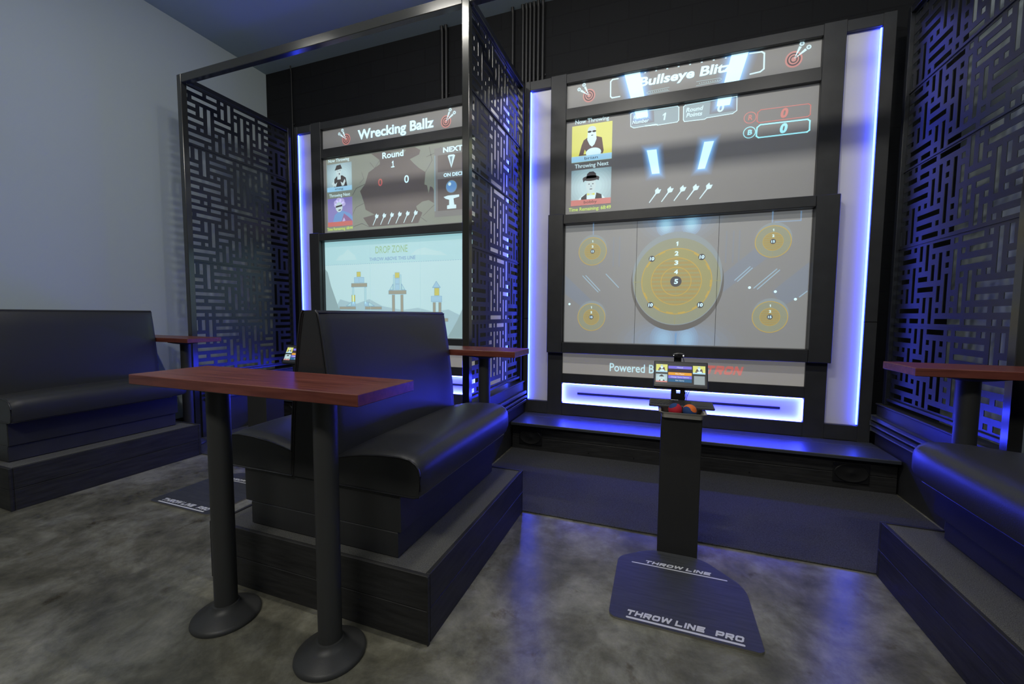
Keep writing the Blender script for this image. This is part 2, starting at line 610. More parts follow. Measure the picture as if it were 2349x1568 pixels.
def portrait(g, x0, x1, z0, z1, kind, mp=None, bar=None, name=None, layer=2, k=1.0):
    w = x1 - x0; h = z1 - z0
    q = lambda pts: [(x0 + a * w, z0 + b * h) for a, b in pts]
    def ell(cx, cz, rx, rz, m, l, n=24):
        g.poly(q([(cx + rx * math.cos(2 * math.pi * i / n), cz + rz * math.sin(2 * math.pi * i / n)) for i in range(n)]), m, l)
    def pl(pts, m, l):
        g.poly(q(pts), m, l)
    L = layer
    def vig(cx, cz):
        for k in range(7):
            f = .72 - .075 * k; t = (k + 1) / 7
            col = [round(a + (b - a) * t, 3) for a, b in zip((0.10, 0.20, 0.25), (0.33, 0.52, 0.56))]
            g.poly(q([(min(1, max(0, cx + f * math.cos(2 * math.pi * i / 28))), min(1, max(0, cz + f * math.sin(2 * math.pi * i / 28)))) for i in range(28)]), proj('glow %.3f %.3f %.3f' % tuple(col), col), L + .1 + .1 * k)
    if kind == 'beard':
        pl([(0, 0), (1, 0), (1, 1), (0, 1)], YEL, L)
        pl([(.18, .17), (.25, .45), (.30, .58), (.42, .66), (.60, .66), (.75, .60), (.80, .25), (.78, .17)], DARK2, L + 1)
        pl([(.30, .20), (.33, .33), (.40, .2)], YEL, L + 1.5)
        ell(.50, .84, .105, .10, SKIN, L + 2)
        ell(.50, .78, .09, .10, SKIN, L + 2.2)
        pl([(.40, .78), (.60, .78), (.62, .58), (.57, .44), (.51, .38), (.45, .44), (.39, .58)], W_, L + 2.5)
        ell(.445, .79, .045, .028, DARK, L + 3); ell(.56, .79, .045, .028, DARK, L + 3)
        pl([(.40, .80), (.61, .80), (.61, .79), (.40, .79)], DARK, L + 3)
        ell(.51, .69, .03, .012, DARK, L + 3)
        ell(.55, .22, .19, .13, W_, L + 3.5)
        bm_ = BLUEB
    elif kind == 'bowler':
        pl([(0, 0), (1, 0), (1, 1), (0, 1)], PALE2, L)
        vig(.5, .52)
        pl([(.16, .0), (.20, .18), (.28, .27), (.42, .33), (.62, .33), (.78, .26), (.86, .16), (.88, 0)], W_, L + 1)
        pl([(.25, .0), (.26, .22), (.40, .33), (.40, .0)], DARK, L + 1.5)
        pl([(.58, .0), (.64, .33), (.77, .27), (.80, .0)], DARK, L + 1.5)
        pl([(.43, .26), (.57, .26), (.58, .45), (.42, .45)], SKIN, L + 1.8)
        ell(.50, .55, .125, .19, SKIN, L + 2)
        ell(.50, .74, .21, .075, DARK, L + 2.5)
        pl([(.38, .74), (.40, .86), (.46, .92), (.56, .92), (.62, .86), (.64, .74)], DARK, L + 2.5)
        pl([(.29, .74), (.31, .64), (.36, .70)], DARK, L + 2.6); pl([(.71, .74), (.69, .66), (.64, .70)], DARK, L + 2.6)
        ell(.455, .58, .02, .012, DARK, L + 3); ell(.55, .58, .02, .012, DARK, L + 3)
        ell(.505, .44, .035, .012, DARK, L + 3)
        pl([(.50, .56), (.53, .50), (.49, .50)], PALE2, L + 3)
        pl([(.41, .26), (.41, .33), (.50, .30)], YEL, L + 3.2); pl([(.60, .26), (.60, .33), (.50, .30)], YEL, L + 3.2)
        bm_ = REDP
    elif kind == 'trilby':
        pl([(0, 0), (1, 0), (1, 1), (0, 1)], PALE2, L)
        vig(.56, .52)
        pl([(.28, .14), (.30, .45), (.40, .54), (.62, .56), (.76, .46), (.82, .14)], DARK, L + 1)
        pl([(.42, .42), (.56, .42), (.56, .62), (.42, .62)], SKIN, L + 1.6)
        ell(.48, .70, .105, .16, SKIN, L + 2)
        pl([(.32, .76), (.36, .84), (.40, .93), (.56, .95), (.60, .86), (.62, .80)], DARK, L + 2.5)
        ell(.51, .62, .022, .03, DARK, L + 3); ell(.45, .73, .018, .01, DARK, L + 3); ell(.54, .74, .018, .01, DARK, L + 3)
        pl([(.18, .30), (.26, .36), (.33, .27), (.42, .33), (.36, .17), (.26, .19)], SKIN, L + 3)
        pl([(.60, .18), (.55, .34), (.64, .28), (.72, .42), (.75, .33), (.68, .18)], SKIN, L + 3)
        bm_ = BLUEB
    else:
        pl([(0, 0), (1, 0), (1, 1), (0, 1)], PURP, L)
        pl([(.20, .14), (.28, .40), (.44, .52), (.62, .54), (.90, .42), (1, .30), (1, .14)], HALO2, L + 1)
        pl([(.55, .14), (.66, .44), (.80, .34), (.98, .18), (.98, .14)], proj('magenta', (0.16, 0.02, 0.18)), L + 1.5)
        pl([(.58, .14), (.66, .30), (.72, .18)], LILA, L + 2)
        for cx, cz, r in ((.36, .84, .10), (.46, .91, .11), (.58, .88, .11), (.64, .78, .09), (.33, .75, .07)):
            ell(cx, cz, r, r * .9, LILA, L + 2)
        ell(.47, .68, .14, .18, SKIN, L + 2.6)
        pl([(.34, .72), (.60, .76), (.60, .70), (.34, .66)], DARK, L + 3)
        pl([(.43, .58), (.55, .60), (.53, .555), (.45, .55)], DARK, L + 3)
        bm_ = REDP
    pl([(0, 0), (1, 0), (1, .16), (0, .16)], bm_, L + 4)
    if name:
        g.text(name, x0 + .33 * w, x0 + .66 * w, z0 + .05 * h, .075 * h, DARK, L + 5)


# ------------------------------------------------------------------ the two framed game walls
ZB = 0.285


def game_wall(dx, label):
    cx = 0.123 + dx
    t = thing('game_wall', label, 'game wall', (cx, 4.40, 0.0), 'framed game walls at the end of each throwing bay')
    X = lambda v: v + dx
    def part(name, m, *boxes, bev=0.003, parent=t):
        mb = MB()
        for b in boxes:
            mb.box(X(b[0]), X(b[1]), *b[2:], bev)
        return mb.build(name, m, parent)
    yf, yk = 4.355, 4.53
    part('outer_stile', BLACK, (-1.439, -1.3875, yf, yk, 0.0, 1.328), (-1.439, -1.3875, yf, yk, 1.332, 3.862))
    part('outer_stile', BLACK, (1.648, 1.737, yf, yk, 0.0, 1.328), (1.648, 1.737, yf, yk, 1.332, 3.862))
    part('inner_stile', BLACK, (-1.157, -0.9926, yf, yk, 0.0, 3.868))
    part('inner_stile', BLACK, (1.239, 1.4027, yf, yk, 0.0, 3.868))
    part('top_rail', BLACK, (-0.9926, 1.239, yf, yk, 3.7703, 3.862))
    part('top_rail', BLACK, (-1.3875, -1.157, yf, yk, 3.765, 3.858))
    part('top_rail', BLACK, (1.4027, 1.648, yf, yk, 3.765, 3.858))
    part('middle_rail', BLACK, (-0.9926, 1.239, yf, yk, 3.4017, 3.5154))
    part('middle_rail', BLACK, (-0.9926, 1.239, yf, yk, 0.635, 0.7398))
    part('bottom_rail', BLACK, (-0.9926, 1.239, yf, yk, ZB, 0.4165))
    part('bottom_rail', BLACK, (-1.3875, -1.157, yf, yk, ZB, 0.4204))
    part('bottom_rail', BLACK, (1.4027, 1.648, yf, yk, ZB, 0.4204))
    # heavy frame round the throwing target
    tf = part('target_frame', BLACK, (-1.155, -0.992, 4.292, 4.343, 0.968, 2.428), (1.236, 1.408, 4.292, 4.343, 0.968, 2.418),
              (-0.990, 1.234, 4.294, 4.40, 2.324, 2.418), (-0.990, 1.234, 4.294, 4.40, 0.968, 1.081), bev=0.004)
    part('frame_back', BLACK, (-0.990, -0.984, 4.34, 4.40, 1.08, 2.33), (1.236, 1.242, 4.34, 4.40, 1.08, 2.33), bev=0.001, parent=tf)
    # surfaces
    def surf(name, m, x0, x1, z0, z1, y=4.40):
        return MB().box(X(x0), X(x1), y, y + 0.02, z0, z1).build(name, m, t)
    hs = surf('header_screen', SCREENM, -0.9926, 1.239, 3.5154, 3.7703)
    ss = surf('score_screen', SCREENM, -0.9926, 1.239, 2.42, 3.4017)
    ts = surf('target_screen', SCREENM, -0.990, 1.236, 1.081, 2.3238, 4.384)
    sg = surf('sign_board', SIGNM, -0.9926, 1.239, 0.7398, 0.97, 4.380)
    # side light boxes with an LED strip along the outer edge
    for x0, x1, ex in ((-1.3875, -1.157, -1), (1.4027, 1.648, 1)):
        sl = surf('side_light_panel', PANELW, x0, x1, 0.4204, 3.765, 4.394)
        e0 = x0 + 0.001 if ex < 0 else x1 - 0.011
        MB().box(X(e0), X(e0 + 0.010), 4.370, 4.382, 0.43, 3.755).build('led_strip', LED, sl)
    lb = surf('lower_light_panel', PANELW, -0.9926, 1.239, 0.4165, 0.635, 4.398)
    mb = MB()
    mb.box(X(-0.985), X(1.232), 4.368, 4.380, 0.626, 0.634); mb.box(X(-0.985), X(1.232), 4.368, 4.380, 0.4175, 0.4255)
    mb.box(X(-0.9915), X(-0.9835), 4.368, 4.380, 0.430, 0.621); mb.box(X(1.230), X(1.238), 4.368, 4.380, 0.430, 0.621)
    mb.build('led_strip', LED_LOW, lb)
    MB().box(X(-0.83), X(1.065), 4.388, 4.3975, 0.512, 0.536, 0.002).build('vent_slot', BLACK, lb)
    return t, hs, ss, ts, sg


wallR, hsR, ssR, tsR, sgR = game_wall(0.0, 'tall black framed game wall showing the round yellow targets')
wallL, hsL, ssL, tsL, sgL = game_wall(-P, 'tall black framed game wall showing the bright block towers')

# ---- right bay artwork
Y = 4.40
g = GX(Y)
g.text('Bullseye Blitz', -0.272, 0.545, 3.63, 0.088, WB, 4, 0.03, 0.18)
g.build('title_lettering', hsR)
g = GX(Y)
for pts in ([(-0.413, 3.77), (-0.264, 3.77), (-0.215, 3.516), (-0.342, 3.516)], [(0.54, 3.77), (0.68, 3.77), (0.609, 3.516), (0.485, 3.516)]):
    mx = sum(p[0] for p in pts) / 4
    for k in range(8):
        t = ((k + 1) / 8) ** 2
        col = [round(a + (b - a) * t, 3) for a, b in zip((0.02, 0.03, 0.05), (0.10, 0.34, 0.70))]
        gr = 0.085 * (1 - k / 8)
        g.poly([(p[0] + (gr if p[0] > mx else -gr), p[1]) for p in pts], proj('glow %.3f %.3f %.3f' % tuple(col), col), 1 + 0.15 * k)
    g.poly(pts, WB, 5)
for i in range(10):
    g.rect(-0.325 + i * 0.1015, -0.309 + i * 0.1015, 3.752, 3.761, W_, 3)
g.build('stage_light_graphic', hsR)
g = GX(Y)
g.line([(-0.475, 3.748), (-0.53, 3.748), (-0.548, 3.73), (-0.546, 3.585), (-0.53, 3.57), (-0.455, 3.571)], 0.012, W_, 3)
g.line([(0.69, 3.757), (0.785, 3.752), (0.806, 3.735), (0.808, 3.60), (0.78, 3.580), (0.70, 3.574)], 0.012, W_, 3)
g.line([(0.01, 3.579), (-0.17, 3.574), (-0.2, 3.561), (-0.18, 3.549), (0.01, 3.551)], 0.004, PALE, 3)
g.line([(0.251, 3.588), (0.45, 3.586), (0.467, 3.573), (0.44, 3.557), (0.251, 3.551)], 0.004, PALE, 3)
for i in range(9):
    g.rect(-0.165 + i * .019, -0.157 + i * .019, 3.558, 3.566, PALE, 3)
    g.rect(0.275 + i * .019, 0.283 + i * .019, 3.564, 3.572, PALE, 3)
g.build('title_border_graphic', hsR)
for x, z, s, f in ((-0.764, 3.632, 0.067, 1), (1.036, 3.638, 0.070, -1)):
    g = GX(Y); dart_target(g, x, z, s, f); g.build('dart_target_graphic', hsR)

g = GX(Y); g.rect(-0.985, 1.232, 2.43, 3.395, BGS, 0.5); g.build('backdrop_graphic', ssR)
for z0, z1, kd, nm, ttl, tx, tz in ((2.972, 3.345, 'beard', 'brian', 'Now Throwing', (-0.902, -0.556), 3.362), (2.524, 2.892, 'bowler', 'bobby', 'Throwing Next', (-0.900, -0.552), 2.912)):
    g = GX(Y); portrait(g, -0.935, -0.521, z0, z1, kd, name=nm)
    g.text(ttl, tx[0], tx[1], tz, 0.040, W_, 3, 0.008)
    g.build('player_portrait', ssR)
g = GX(Y); g.text('Time Remaining: 68:49', -0.957, -0.518, 2.470, 0.036, LIME, 3, 0.014); g.build('timer_lettering', ssR)
g = GX(Y)
b1 = [(-0.343, 3.385), (-0.33, 3.39), (0.09, 3.39), (0.104, 3.378), (0.107, 3.258), (0.092, 3.242), (-0.088, 3.238), (-0.104, 3.250), (-0.31, 3.243), (-0.341, 3.262)]
g.poly(b1, PALE2, 1); g.line(b1, 0.007, W_, 2, True); g.line([(-0.20, 3.247), (-0.09, 3.244)], 0.011, W_, 2.5)
g.text('Number', -0.328, -0.172, 3.280, 0.036, W_, 3, 0.02, 0.2)
g.one(-0.034, 3.277, 0.068, W_, 3, 0.30, 0.15)
g.text('Round', -0.318, -0.185, 3.326, 0.036, W_, 3, 0.02, 0.2)
g.build('round_number_box', ssR)
g = GX(Y)
b2 = [(0.145, 3.375), (0.160, 3.388), (0.60, 3.396), (0.604, 3.27), (0.571, 3.247), (0.352, 3.242), (0.335, 3.232), (0.157, 3.236), (0.147, 3.255)]
g.poly(b2, PALE2, 1); g.line(b2, 0.007, W_, 2, True)
g.text('Round', 0.168, 0.312, 3.320, 0.040, W_, 3, 0.02, 0.2); g.text('Points', 0.172, 0.308, 3.272, 0.038, W_, 3, 0.02, 0.2)
g.text('0', 0.435, 0.492, 3.278, 0.070, W_, 3, 0.03, 0.15)
g.build('round_points_box', ssR)
for zc, lt, mt in ((3.189, 'R', REDP), (3.057, 'B', CYAN)):
    g = GX(Y)
    g.ring(0.715, zc, 0.045, 0.052, mt, 2)
    g.text(lt, 0.699, 0.735, zc - 0.022, 0.046, mt, 3, 0.03, 0.1)
    g.line([(0.80, zc + .056), (1.165, zc + .050), (1.182, zc + .035), (1.182, zc - .045), (1.165, zc - .058), (0.79, zc - .056), (0.772, zc - .04), (0.775, zc + .035)], 0.007 if lt == 'R' else 0.011, mt, 2, True)
    g.text('0', 0.950, 1.008, zc - 0.043, 0.085, mt, 3, 0.05, 0.15)
    g.build('team_score_box', ssR)
for pts in ([(-0.180, 3.008), (-0.090, 3.007), (-0.054, 2.773), (-0.124, 2.774)], [(0.339, 3.021), (0.422, 3.02), (0.352, 2.774), (0.290, 2.774)],
            [(-0.306, 3.40), (-0.186, 3.40), (-0.178, 3.333), (-0.287, 3.329)], [(0.441, 3.40), (0.558, 3.40), (0.543, 3.329), (0.434, 3.331)]):
    g = GX(Y)
    halo_bar(g, pts, (0.02, 0.035, 0.07), 3.40)
    g.build('light_bar_graphic', ssR)
for i in range(5):
    g = GX(Y); hx = -0.078 + i * 0.115; dart_icon(g, hx, 2.588, hx - 0.066, 2.496, W_); g.build('dart_graphic', ssR)

# target picture
YT = 4.384
TB0 = proj('hall backdrop', (0.100, 0.106, 0.108))
TB1 = proj('hall haze', (0.075, 0.105, 0.150))
TB2 = proj('hall light', (0.12, 0.21, 0.33))
TB3 = proj('hall streak', (0.18, 0.32, 0.42))
YB_ = (0.42, 0.42, 0.26)
OLIVE = emit('projection olive', (0.135, 0.155, 0.110), 1, base=(0.43, 0.43, 0.34))
OLIVE2 = emit('projection yellow olive', (0.185, 0.175, 0.075), 1, base=YB_)
ORNG = emit('projection orange', (0.230, 0.160, 0.050), 1, base=(0.42, 0.39, 0.22))
ORNL = emit('projection orange line', (0.36, 0.24, 0.04), 1, base=(0.42, 0.39, 0.20))
RIMC = proj('steel rim', (0.12, 0.17, 0.19))
NUMD = emit('projection dark disc', (0.01, 0.012, 0.014), 1, base=(0.22, 0.22, 0.24))
SHAD = emit('projection soft dark', (0.02, 0.02, 0.018), 1, base=(0.36, 0.35, 0.34))


g = GX(YT)
g.rect(-0.985, 1.231, 1.086, 2.319, TB0, 0.5)
BXT = (-0.985, 1.231, 1.086, 2.319)
c0 = (0.100, 0.106, 0.108)
glow(g, 0.14, 2.33, 0.44, 0.30, c0, (0.11, 0.20, 0.32), BXT, 0.7)
glow(g, 0.02, 2.26, 0.09, 0.11, (0.11, 0.20, 0.32), (0.24, 0.50, 0.66), BXT, 1.25, 6)
glow(g, 0.25, 2.26, 0.09, 0.11, (0.11, 0.20, 0.32), (0.24, 0.50, 0.66), BXT, 1.25, 6)
glow(g, 0.13, 1.12, 0.62, 0.26, c0, (0.10, 0.18, 0.30), BXT, 0.7)
glow(g, 0.03, 1.14, 0.13, 0.15, (0.10, 0.18, 0.30), (0.16, 0.34, 0.52), BXT, 1.25, 6)
glow(g, 0.24, 1.14, 0.11, 0.15, (0.10, 0.18, 0.30), (0.16, 0.34, 0.52), BXT, 1.25, 6)
for pts in ([(-0.98, 1.80), (-0.60, 1.44), (-0.72, 1.40), (-0.98, 1.60)], [(0.95, 1.60), (1.231, 1.86), (1.231, 1.60), (1.05, 1.47)], [(0.55, 1.60), (0.95, 1.95), (0.80, 2.0), (0.52, 1.75)]):
    g.poly(pts, TB1, 0.8)
for a, b in (((-0.792, 1.787), (-0.628, 1.616)), ((-0.76, 1.79), (-0.61, 1.63)), ((0.645, 1.711), (0.767, 1.833)), ((0.668, 1.70), (0.785, 1.82)),
             ((0.806, 1.635), (0.983, 1.805)), ((0.835, 1.625), (1.005, 1.795)), ((1.17, 1.55), (1.225, 1.60)), ((-0.55, 1.80), (-0.42, 1.66))):
    g.line([a, b], 0.009, TB3, 1.4)
for x, z in ((-0.93, 1.49), (1.14, 1.53), (0.77, 1.64), (0.98, 1.60)):
    g.disc(x, z, 0.012, WB, 1.5, n=12)
for x in (0.62, 0.67, 0.56, -0.48, -0.42, -0.62):
    g.line([(x, 1.88), (x, 2.17)], 0.012, TB1, 1.0)
for x in (0.93, -0.69):
    g.line([(x, 2.20), (x, 2.319)], 0.012, TB2, 1.0)
g.line([(0.95, 2.23), (1.15, 2.23), (1.15, 2.31)], 0.010, TB2, 1.0)
g.build('hall_picture', tsR)
MB().box(-0.2525, -0.2495, 4.3815, 4.3835, 1.086, 2.319).box(0.4925, 0.4955, 4.3815, 4.3835, 1.086, 2.319).build('seam', BLACK, tsR)

def big_target():
    g = GX(YT)
    cx, cz = 0.128, 1.710
    g.disc(cx, cz - 0.01, 0.425, SHAD, 2.0, rz=0.478, n=64)
    g.disc(cx, cz + 0.048, 0.412, RIMC, 2.2, rz=0.434, n=64)
    g.disc(cx, cz, 0.405, RIMC, 2.3, rz=0.430, n=64)
    g.disc(cx, cz, 0.398, OLIVE, 2.4, rz=0.422, n=64)
    g.disc(cx, cz, 0.322, OLIVE2, 2.7, n=64)
    g.disc(cx, cz, 0.230, ORNG, 3.0, n=56)
    for i in range(11):
        z = cz - 0.20 + i * 0.04
        hw = math.sqrt(max(0.0, 0.228 ** 2 - (z - cz) ** 2))
        g.rect(cx - hw, cx + hw, z - 0.009, z + 0.009, OLIVE2, 3.2)
    for r in (0.322, 0.231, 0.139):
        g.ring(cx, cz, r - 0.005, r + 0.003, ORNL, 3.6, n=56)
    for a0 in (20, 48, 110, 140, 200, 230, 255, 275, 300, 330, 350):
        g.ring(cx, cz, 0.305, 0.322, ORNL, 3.8, a0, a0 + 12, n=6)
    g.line([(cx - 0.40, cz), (cx + 0.40, cz)], 0.005, OLIVE2, 3.4)
    g.line([(cx, cz - 0.42), (cx, cz + 0.3)], 0.005, OLIVE2, 3.4)
    g.disc(cx, cz, 0.052, NUMD, 4)
    g.text('5', cx - 0.018, cx + 0.018, cz - 0.024, 0.048, WB, 5, 0.03, 0.1)
    for s, z in (('1', 2.076), ('2', 1.983), ('3', 1.893), ('4', 1.803)):
        w = 0.017
        if s == '1':
            g.one(cx - 0.001, z - 0.021, 0.042, WB, 5, 0.30, 0.08)
            continue
        g.text(s, cx - w - .002, cx + w - .002, z - 0.021, 0.042, WB, 5, 0.03, 0.05)
    for x, z in ((-0.102, 1.939), (0.353, 1.939), (-0.103, 1.479), (0.355, 1.479)):
        g.disc(x, z, 0.030, NUMD, 4, n=24)
        g.text('10', x - 0.021, x + 0.021, z - 0.016, 0.033, WB, 5, 0.04, 0.1)
    g.build('big_target_graphic', tsR)
big_target()
for x, z in ((-0.694, 2.039), (0.942, 2.055), (-0.694, 1.352), (0.945, 1.368)):
    g = GX(YT)
    g.disc(x + 0.004, z + 0.026, 0.146, RIMC, 1.8); g.disc(x, z, 0.146, ORNL, 2.2); g.disc(x, z, 0.139, OLIVE, 2.5)
    g.disc(x, z, 0.083, ORNL, 2.8); g.disc(x, z, 0.079, ORNG, 3.1)
    for i in range(7):
        q = z - 0.06 + i * 0.02; hw = math.sqrt(max(0, 0.077 ** 2 - (q - z) ** 2)); g.rect(x - hw, x + hw, q - 0.0035, q + 0.0035, OLIVE2, 3.3)
    g.line([(x - 0.13, z), (x + 0.13, z)], 0.003, OLIVE2, 3.4); g.line([(x, z - 0.13), (x, z + 0.13)], 0.003, OLIVE2, 3.4)
    g.disc(x, z, 0.023, NUMD, 4, n=24)
    g.text('15', x - 0.014, x + 0.014, z - 0.011, 0.022, WB, 5, 0.03)
    g.one(x - 0.001, z + 0.092, 0.022, WB, 5, 0.30); g.text('2', x - 0.009, x + 0.009, z + 0.040, 0.022, WB, 5, 0.03)
    g.build('small_target_graphic', tsR)

g = GX(4.380); g.text('Powered By', -0.49, -0.005, 0.788, 0.085, proj('sign white', (0.42, 0.70, 0.78)), 2, 0.006); g.build('sign_lettering', sgR)
g = GX(4.380); g.heavy('TRON', 0.42, 0.730, 0.812, 0.082, proj('sign red', (0.44, 0.075, 0.05)), 2, 0.26); g.build('sign_lettering', sgR)

# ---- left bay artwork
g = GX(Y); g.text('Wrecking Ballz', -3.700, -2.595, 3.578, 0.120, WB, 4, 0.028); g.build('title_lettering', hsL)
for x, z, s, f in ((-3.885, 3.613, 0.070, 1), (-2.432, 3.619, 0.072, -1)):
    g = GX(Y); dart_target(g, x, z, s, f); g.build('dart_target_graphic', hsL)
STONE = proj('stone', (0.110, 0.140, 0.105))
STONE2 = proj('stone line', (0.01, 0.012, 0.012))
PLANK = proj('plank', (0.075, 0.080, 0.080))
g = GX(Y)
hole = [(-3.50, 3.385), (-3.37, 3.29), (-3.37, 3.24), (-3.546, 3.158), (-3.60, 3.02), (-3.68, 2.939), (-3.618, 2.783), (-3.60, 2.70), (-3.46, 2.628), (-3.638, 2.60), (-3.543, 2.477),
        (-2.819, 2.48), (-2.759, 2.60), (-2.83, 2.640), (-2.846, 2.681), (-2.76, 2.73), (-2.671, 2.741), (-2.60, 2.70), (-2.599, 2.88), (-2.728, 2.93), (-2.712, 3.074), (-2.80, 3.13), (-2.871, 3.19), (-2.93, 3.25), (-2.80, 3.29), (-2.78, 3.34), (-2.86, 3.385)]
g.rect(-4.225, -2.045, 2.45, 3.392, STONE, 0.6)
g.poly(hole, HOLE, 1.2)
for pts in ([(-3.22, 3.37), (-3.05, 3.30), (-2.98, 3.37)], [(-2.66, 3.02), (-2.58, 3.0), (-2.60, 3.07)], [(-2.70, 2.95), (-2.64, 2.94), (-2.67, 2.82)], [(-2.62, 2.89), (-2.56, 2.87), (-2.57, 2.80)]):
    g.poly(pts, STONE, 1.6)
for pts in ([(-3.37, 3.29), (-3.45, 3.20), (-3.52, 3.28)], [(-3.60, 3.02), (-3.74, 2.98), (-3.80, 2.90)], [(-3.618, 2.783), (-3.75, 2.74), (-3.80, 2.66)], [(-3.543, 2.477), (-3.66, 2.53), (-3.79, 2.50)],
            [(-2.712, 3.074), (-2.62, 3.2), (-2.66, 3.36)], [(-2.70, 3.25), (-2.58, 3.28), (-2.50, 3.34)], [(-2.75, 2.56), (-2.62, 2.66), (-2.58, 2.68)], [(-2.79, 2.55), (-2.70, 2.49)], [(-3.65, 3.17), (-3.62, 3.09), (-3.68, 3.04)]):
    g.line(pts, 0.007, STONE2, 1.5)
g.build('broken_wall_picture', ssL)
for z0, z1, kd, nm, ttl, tx, tz in ((2.970, 3.323, 'trilby', 'meg', 'Now Throwing', (-4.185, -3.844), 3.348), (2.519, 2.882, 'curly', None, 'Throwing Next', (-4.18, -3.838), 2.901)):
    g = GX(Y); portrait(g, -4.209, -3.806, z0, z1, kd, name=nm, layer=3)
    g.text(ttl, tx[0], tx[1], tz, 0.040, W_, 3, 0.008)
    g.build('player_portrait', ssL)
g = GX(Y); g.text('Time Remaining: 68:44', -4.228, -3.807, 2.470, 0.036, LIME, 3, 0.014); g.build('timer_lettering', ssL)
g = GX(Y); g.text('Round', -3.330, -3.020, 3.300, 0.075, WB, 3, 0.02); g.one(-3.178, 3.184, 0.075, WB, 3, 0.22); g.rect(-3.202, -3.152, 3.180, 3.192, WB, 3.2)
g.text('0', -3.398, -3.334, 2.974, 0.088, REDP, 3, 0.012); g.text('0', -3.012, -2.946, 2.974, 0.090, WB, 3, 0.012)
g.build('score_lettering', ssL)
g = GX(Y)
g.rect(-2.589, -2.05, 2.53, 3.33, PLANK, 1.8); g.rect(-2.545, -2.10, 2.60, 2.97, HOLE, 2.2); g.rect(-2.545, -2.10, 3.05, 3.245, HOLE, 2.2)
g.rect(-2.590, -2.575, 2.60, 3.25, PALE2, 2.4)
g.text('NEXT', -2.471, -2.215, 3.268, 0.060, WB, 3, 0.035); g.text('ON DECK', -2.465, -2.19, 2.988, 0.042, WB, 3, 0.03)
g.poly([(-2.362, 3.084), (-2.410, 3.222), (-2.395, 3.235), (-2.330, 3.235), (-2.312, 3.222)], W_, 3)
g.poly([(-2.362, 3.110), (-2.385, 3.215), (-2.345, 3.215)], PALE2, 3.4)
g.disc(-2.362, 2.870, 0.073, PALE2, 3); g.disc(-2.362, 2.870, 0.066, HALO2, 3.2); g.disc(-2.385, 2.900, 0.020, W_, 3.4)
g.poly([(-2.466, 2.758), (-2.41, 2.770), (-2.26, 2.770), (-2.26, 2.745), (-2.335, 2.73), (-2.325, 2.66), (-2.300, 2.655), (-2.300, 2.615), (-2.420, 2.615), (-2.420, 2.655), (-2.392, 2.66), (-2.392, 2.72), (-2.44, 2.735)], W_, 3)
g.build('next_up_panel', ssL)
for i in range(6):
    g = GX(Y); hx = -3.437 + i * 0.115; dart_icon(g, hx, 2.587, hx - 0.050, 2.495, W_); g.build('dart_graphic', ssL)
SKY = proj('game sky', (0.30, 0.56, 0.60))
SKY2 = proj('game sky low', (0.37, 0.60, 0.63))
CLOUD = proj('game cloud', (0.36, 0.60, 0.62))
HILL = proj('game hill', (0.24, 0.42, 0.47))
ROCK = proj('game rock', (0.16, 0.29, 0.31))
GLASSB = proj('game glass block', (0.22, 0.45, 0.60))
GLINE = proj('game outline', (0.08, 0.24, 0.36))
BEAM = proj('game timber', (0.20, 0.21, 0.14))
GOLD = proj('game gold block', (0.42, 0.42, 0.03))
g = GX(YT)
g.rect(-4.263, -2.042, 1.086, 2.319, SKY2, 0.5); g.rect(-4.263, -2.042, 2.012, 2.319, SKY, 0.9)
g.poly([(-4.08, 2.07), (-4.02, 2.13), (-3.95, 2.15), (-3.88, 2.215), (-3.82, 2.16), (-3.77, 2.13), (-3.74, 2.07)], CLOUD, 1.2)
g.poly([(-2.924, 2.10), (-2.83, 2.16), (-2.724, 2.18), (-2.6, 2.14), (-2.5, 2.12), (-2.409, 2.071)], CLOUD, 1.2)
g.poly([(-4.26, 1.96), (-4.22, 1.92), (-4.17, 1.74), (-4.12, 1.62), (-4.05, 1.45), (-3.98, 1.36), (-4.26, 1.10)], ROCK, 1.2)
g.poly([(-4.10, 1.45), (-4.02, 1.56), (-3.86, 1.52), (-3.75, 1.50), (-3.55, 1.56), (-3.35, 1.47), (-3.05, 1.42), (-2.82, 1.449), (-2.6, 1.40), (-2.4, 1.43), (-2.24, 1.36), (-2.05, 1.40), (-2.05, 1.09), (-4.1, 1.09)], HILL, 1.0)
g.poly([(-2.05, 1.60), (-2.20, 1.46), (-2.28, 1.30), (-2.36, 1.17), (-2.42, 1.09), (-2.05, 1.09)], ROCK, 1.3)
for i in range(66):
    g.rect(-4.25 + i * 0.0335, -4.235 + i * 0.0335, 2.010, 2.015, GLINE, 1.5)
g.build('landscape_picture', tsL)
g = GX(YT); g.text('DROP ZONE', -3.441, -2.962, 2.136, 0.088, proj('game green lettering', (0.17, 0.36, 0.16)), 3, 0.006); g.text('THROW ABOVE THIS LINE', -3.538, -2.852, 2.044, 0.042, proj('game blue lettering', (0.07, 0.20, 0.38)), 3, 0.012); g.build('drop_zone_lettering', tsL)
def blk(g, x0, x1, z0, z1, m, l=2):
    g.rect(x0, x1, z0, z1, GLINE, l); g.rect(x0 + .004, x1 - .004, z0 + .004, z1 - .004, m, l + .4)
def tri(g, pts, m, l=2):
    g.poly(pts, m, l); g.line(pts, 0.006, GLINE, l + .4, True)
g = GX(YT)
blk(g, -3.745, -3.677, 1.847, 1.915, GOLD); blk(g, -3.785, -3.710, 1.772, 1.843, GLASSB); blk(g, -3.706, -3.625, 1.772, 1.843, GLASSB)
blk(g, -3.835, -3.578, 1.715, 1.768, BEAM); blk(g, -3.818, -3.790, 1.50, 1.713, SKY); blk(g, -3.625, -3.597, 1.50, 1.713, SKY)
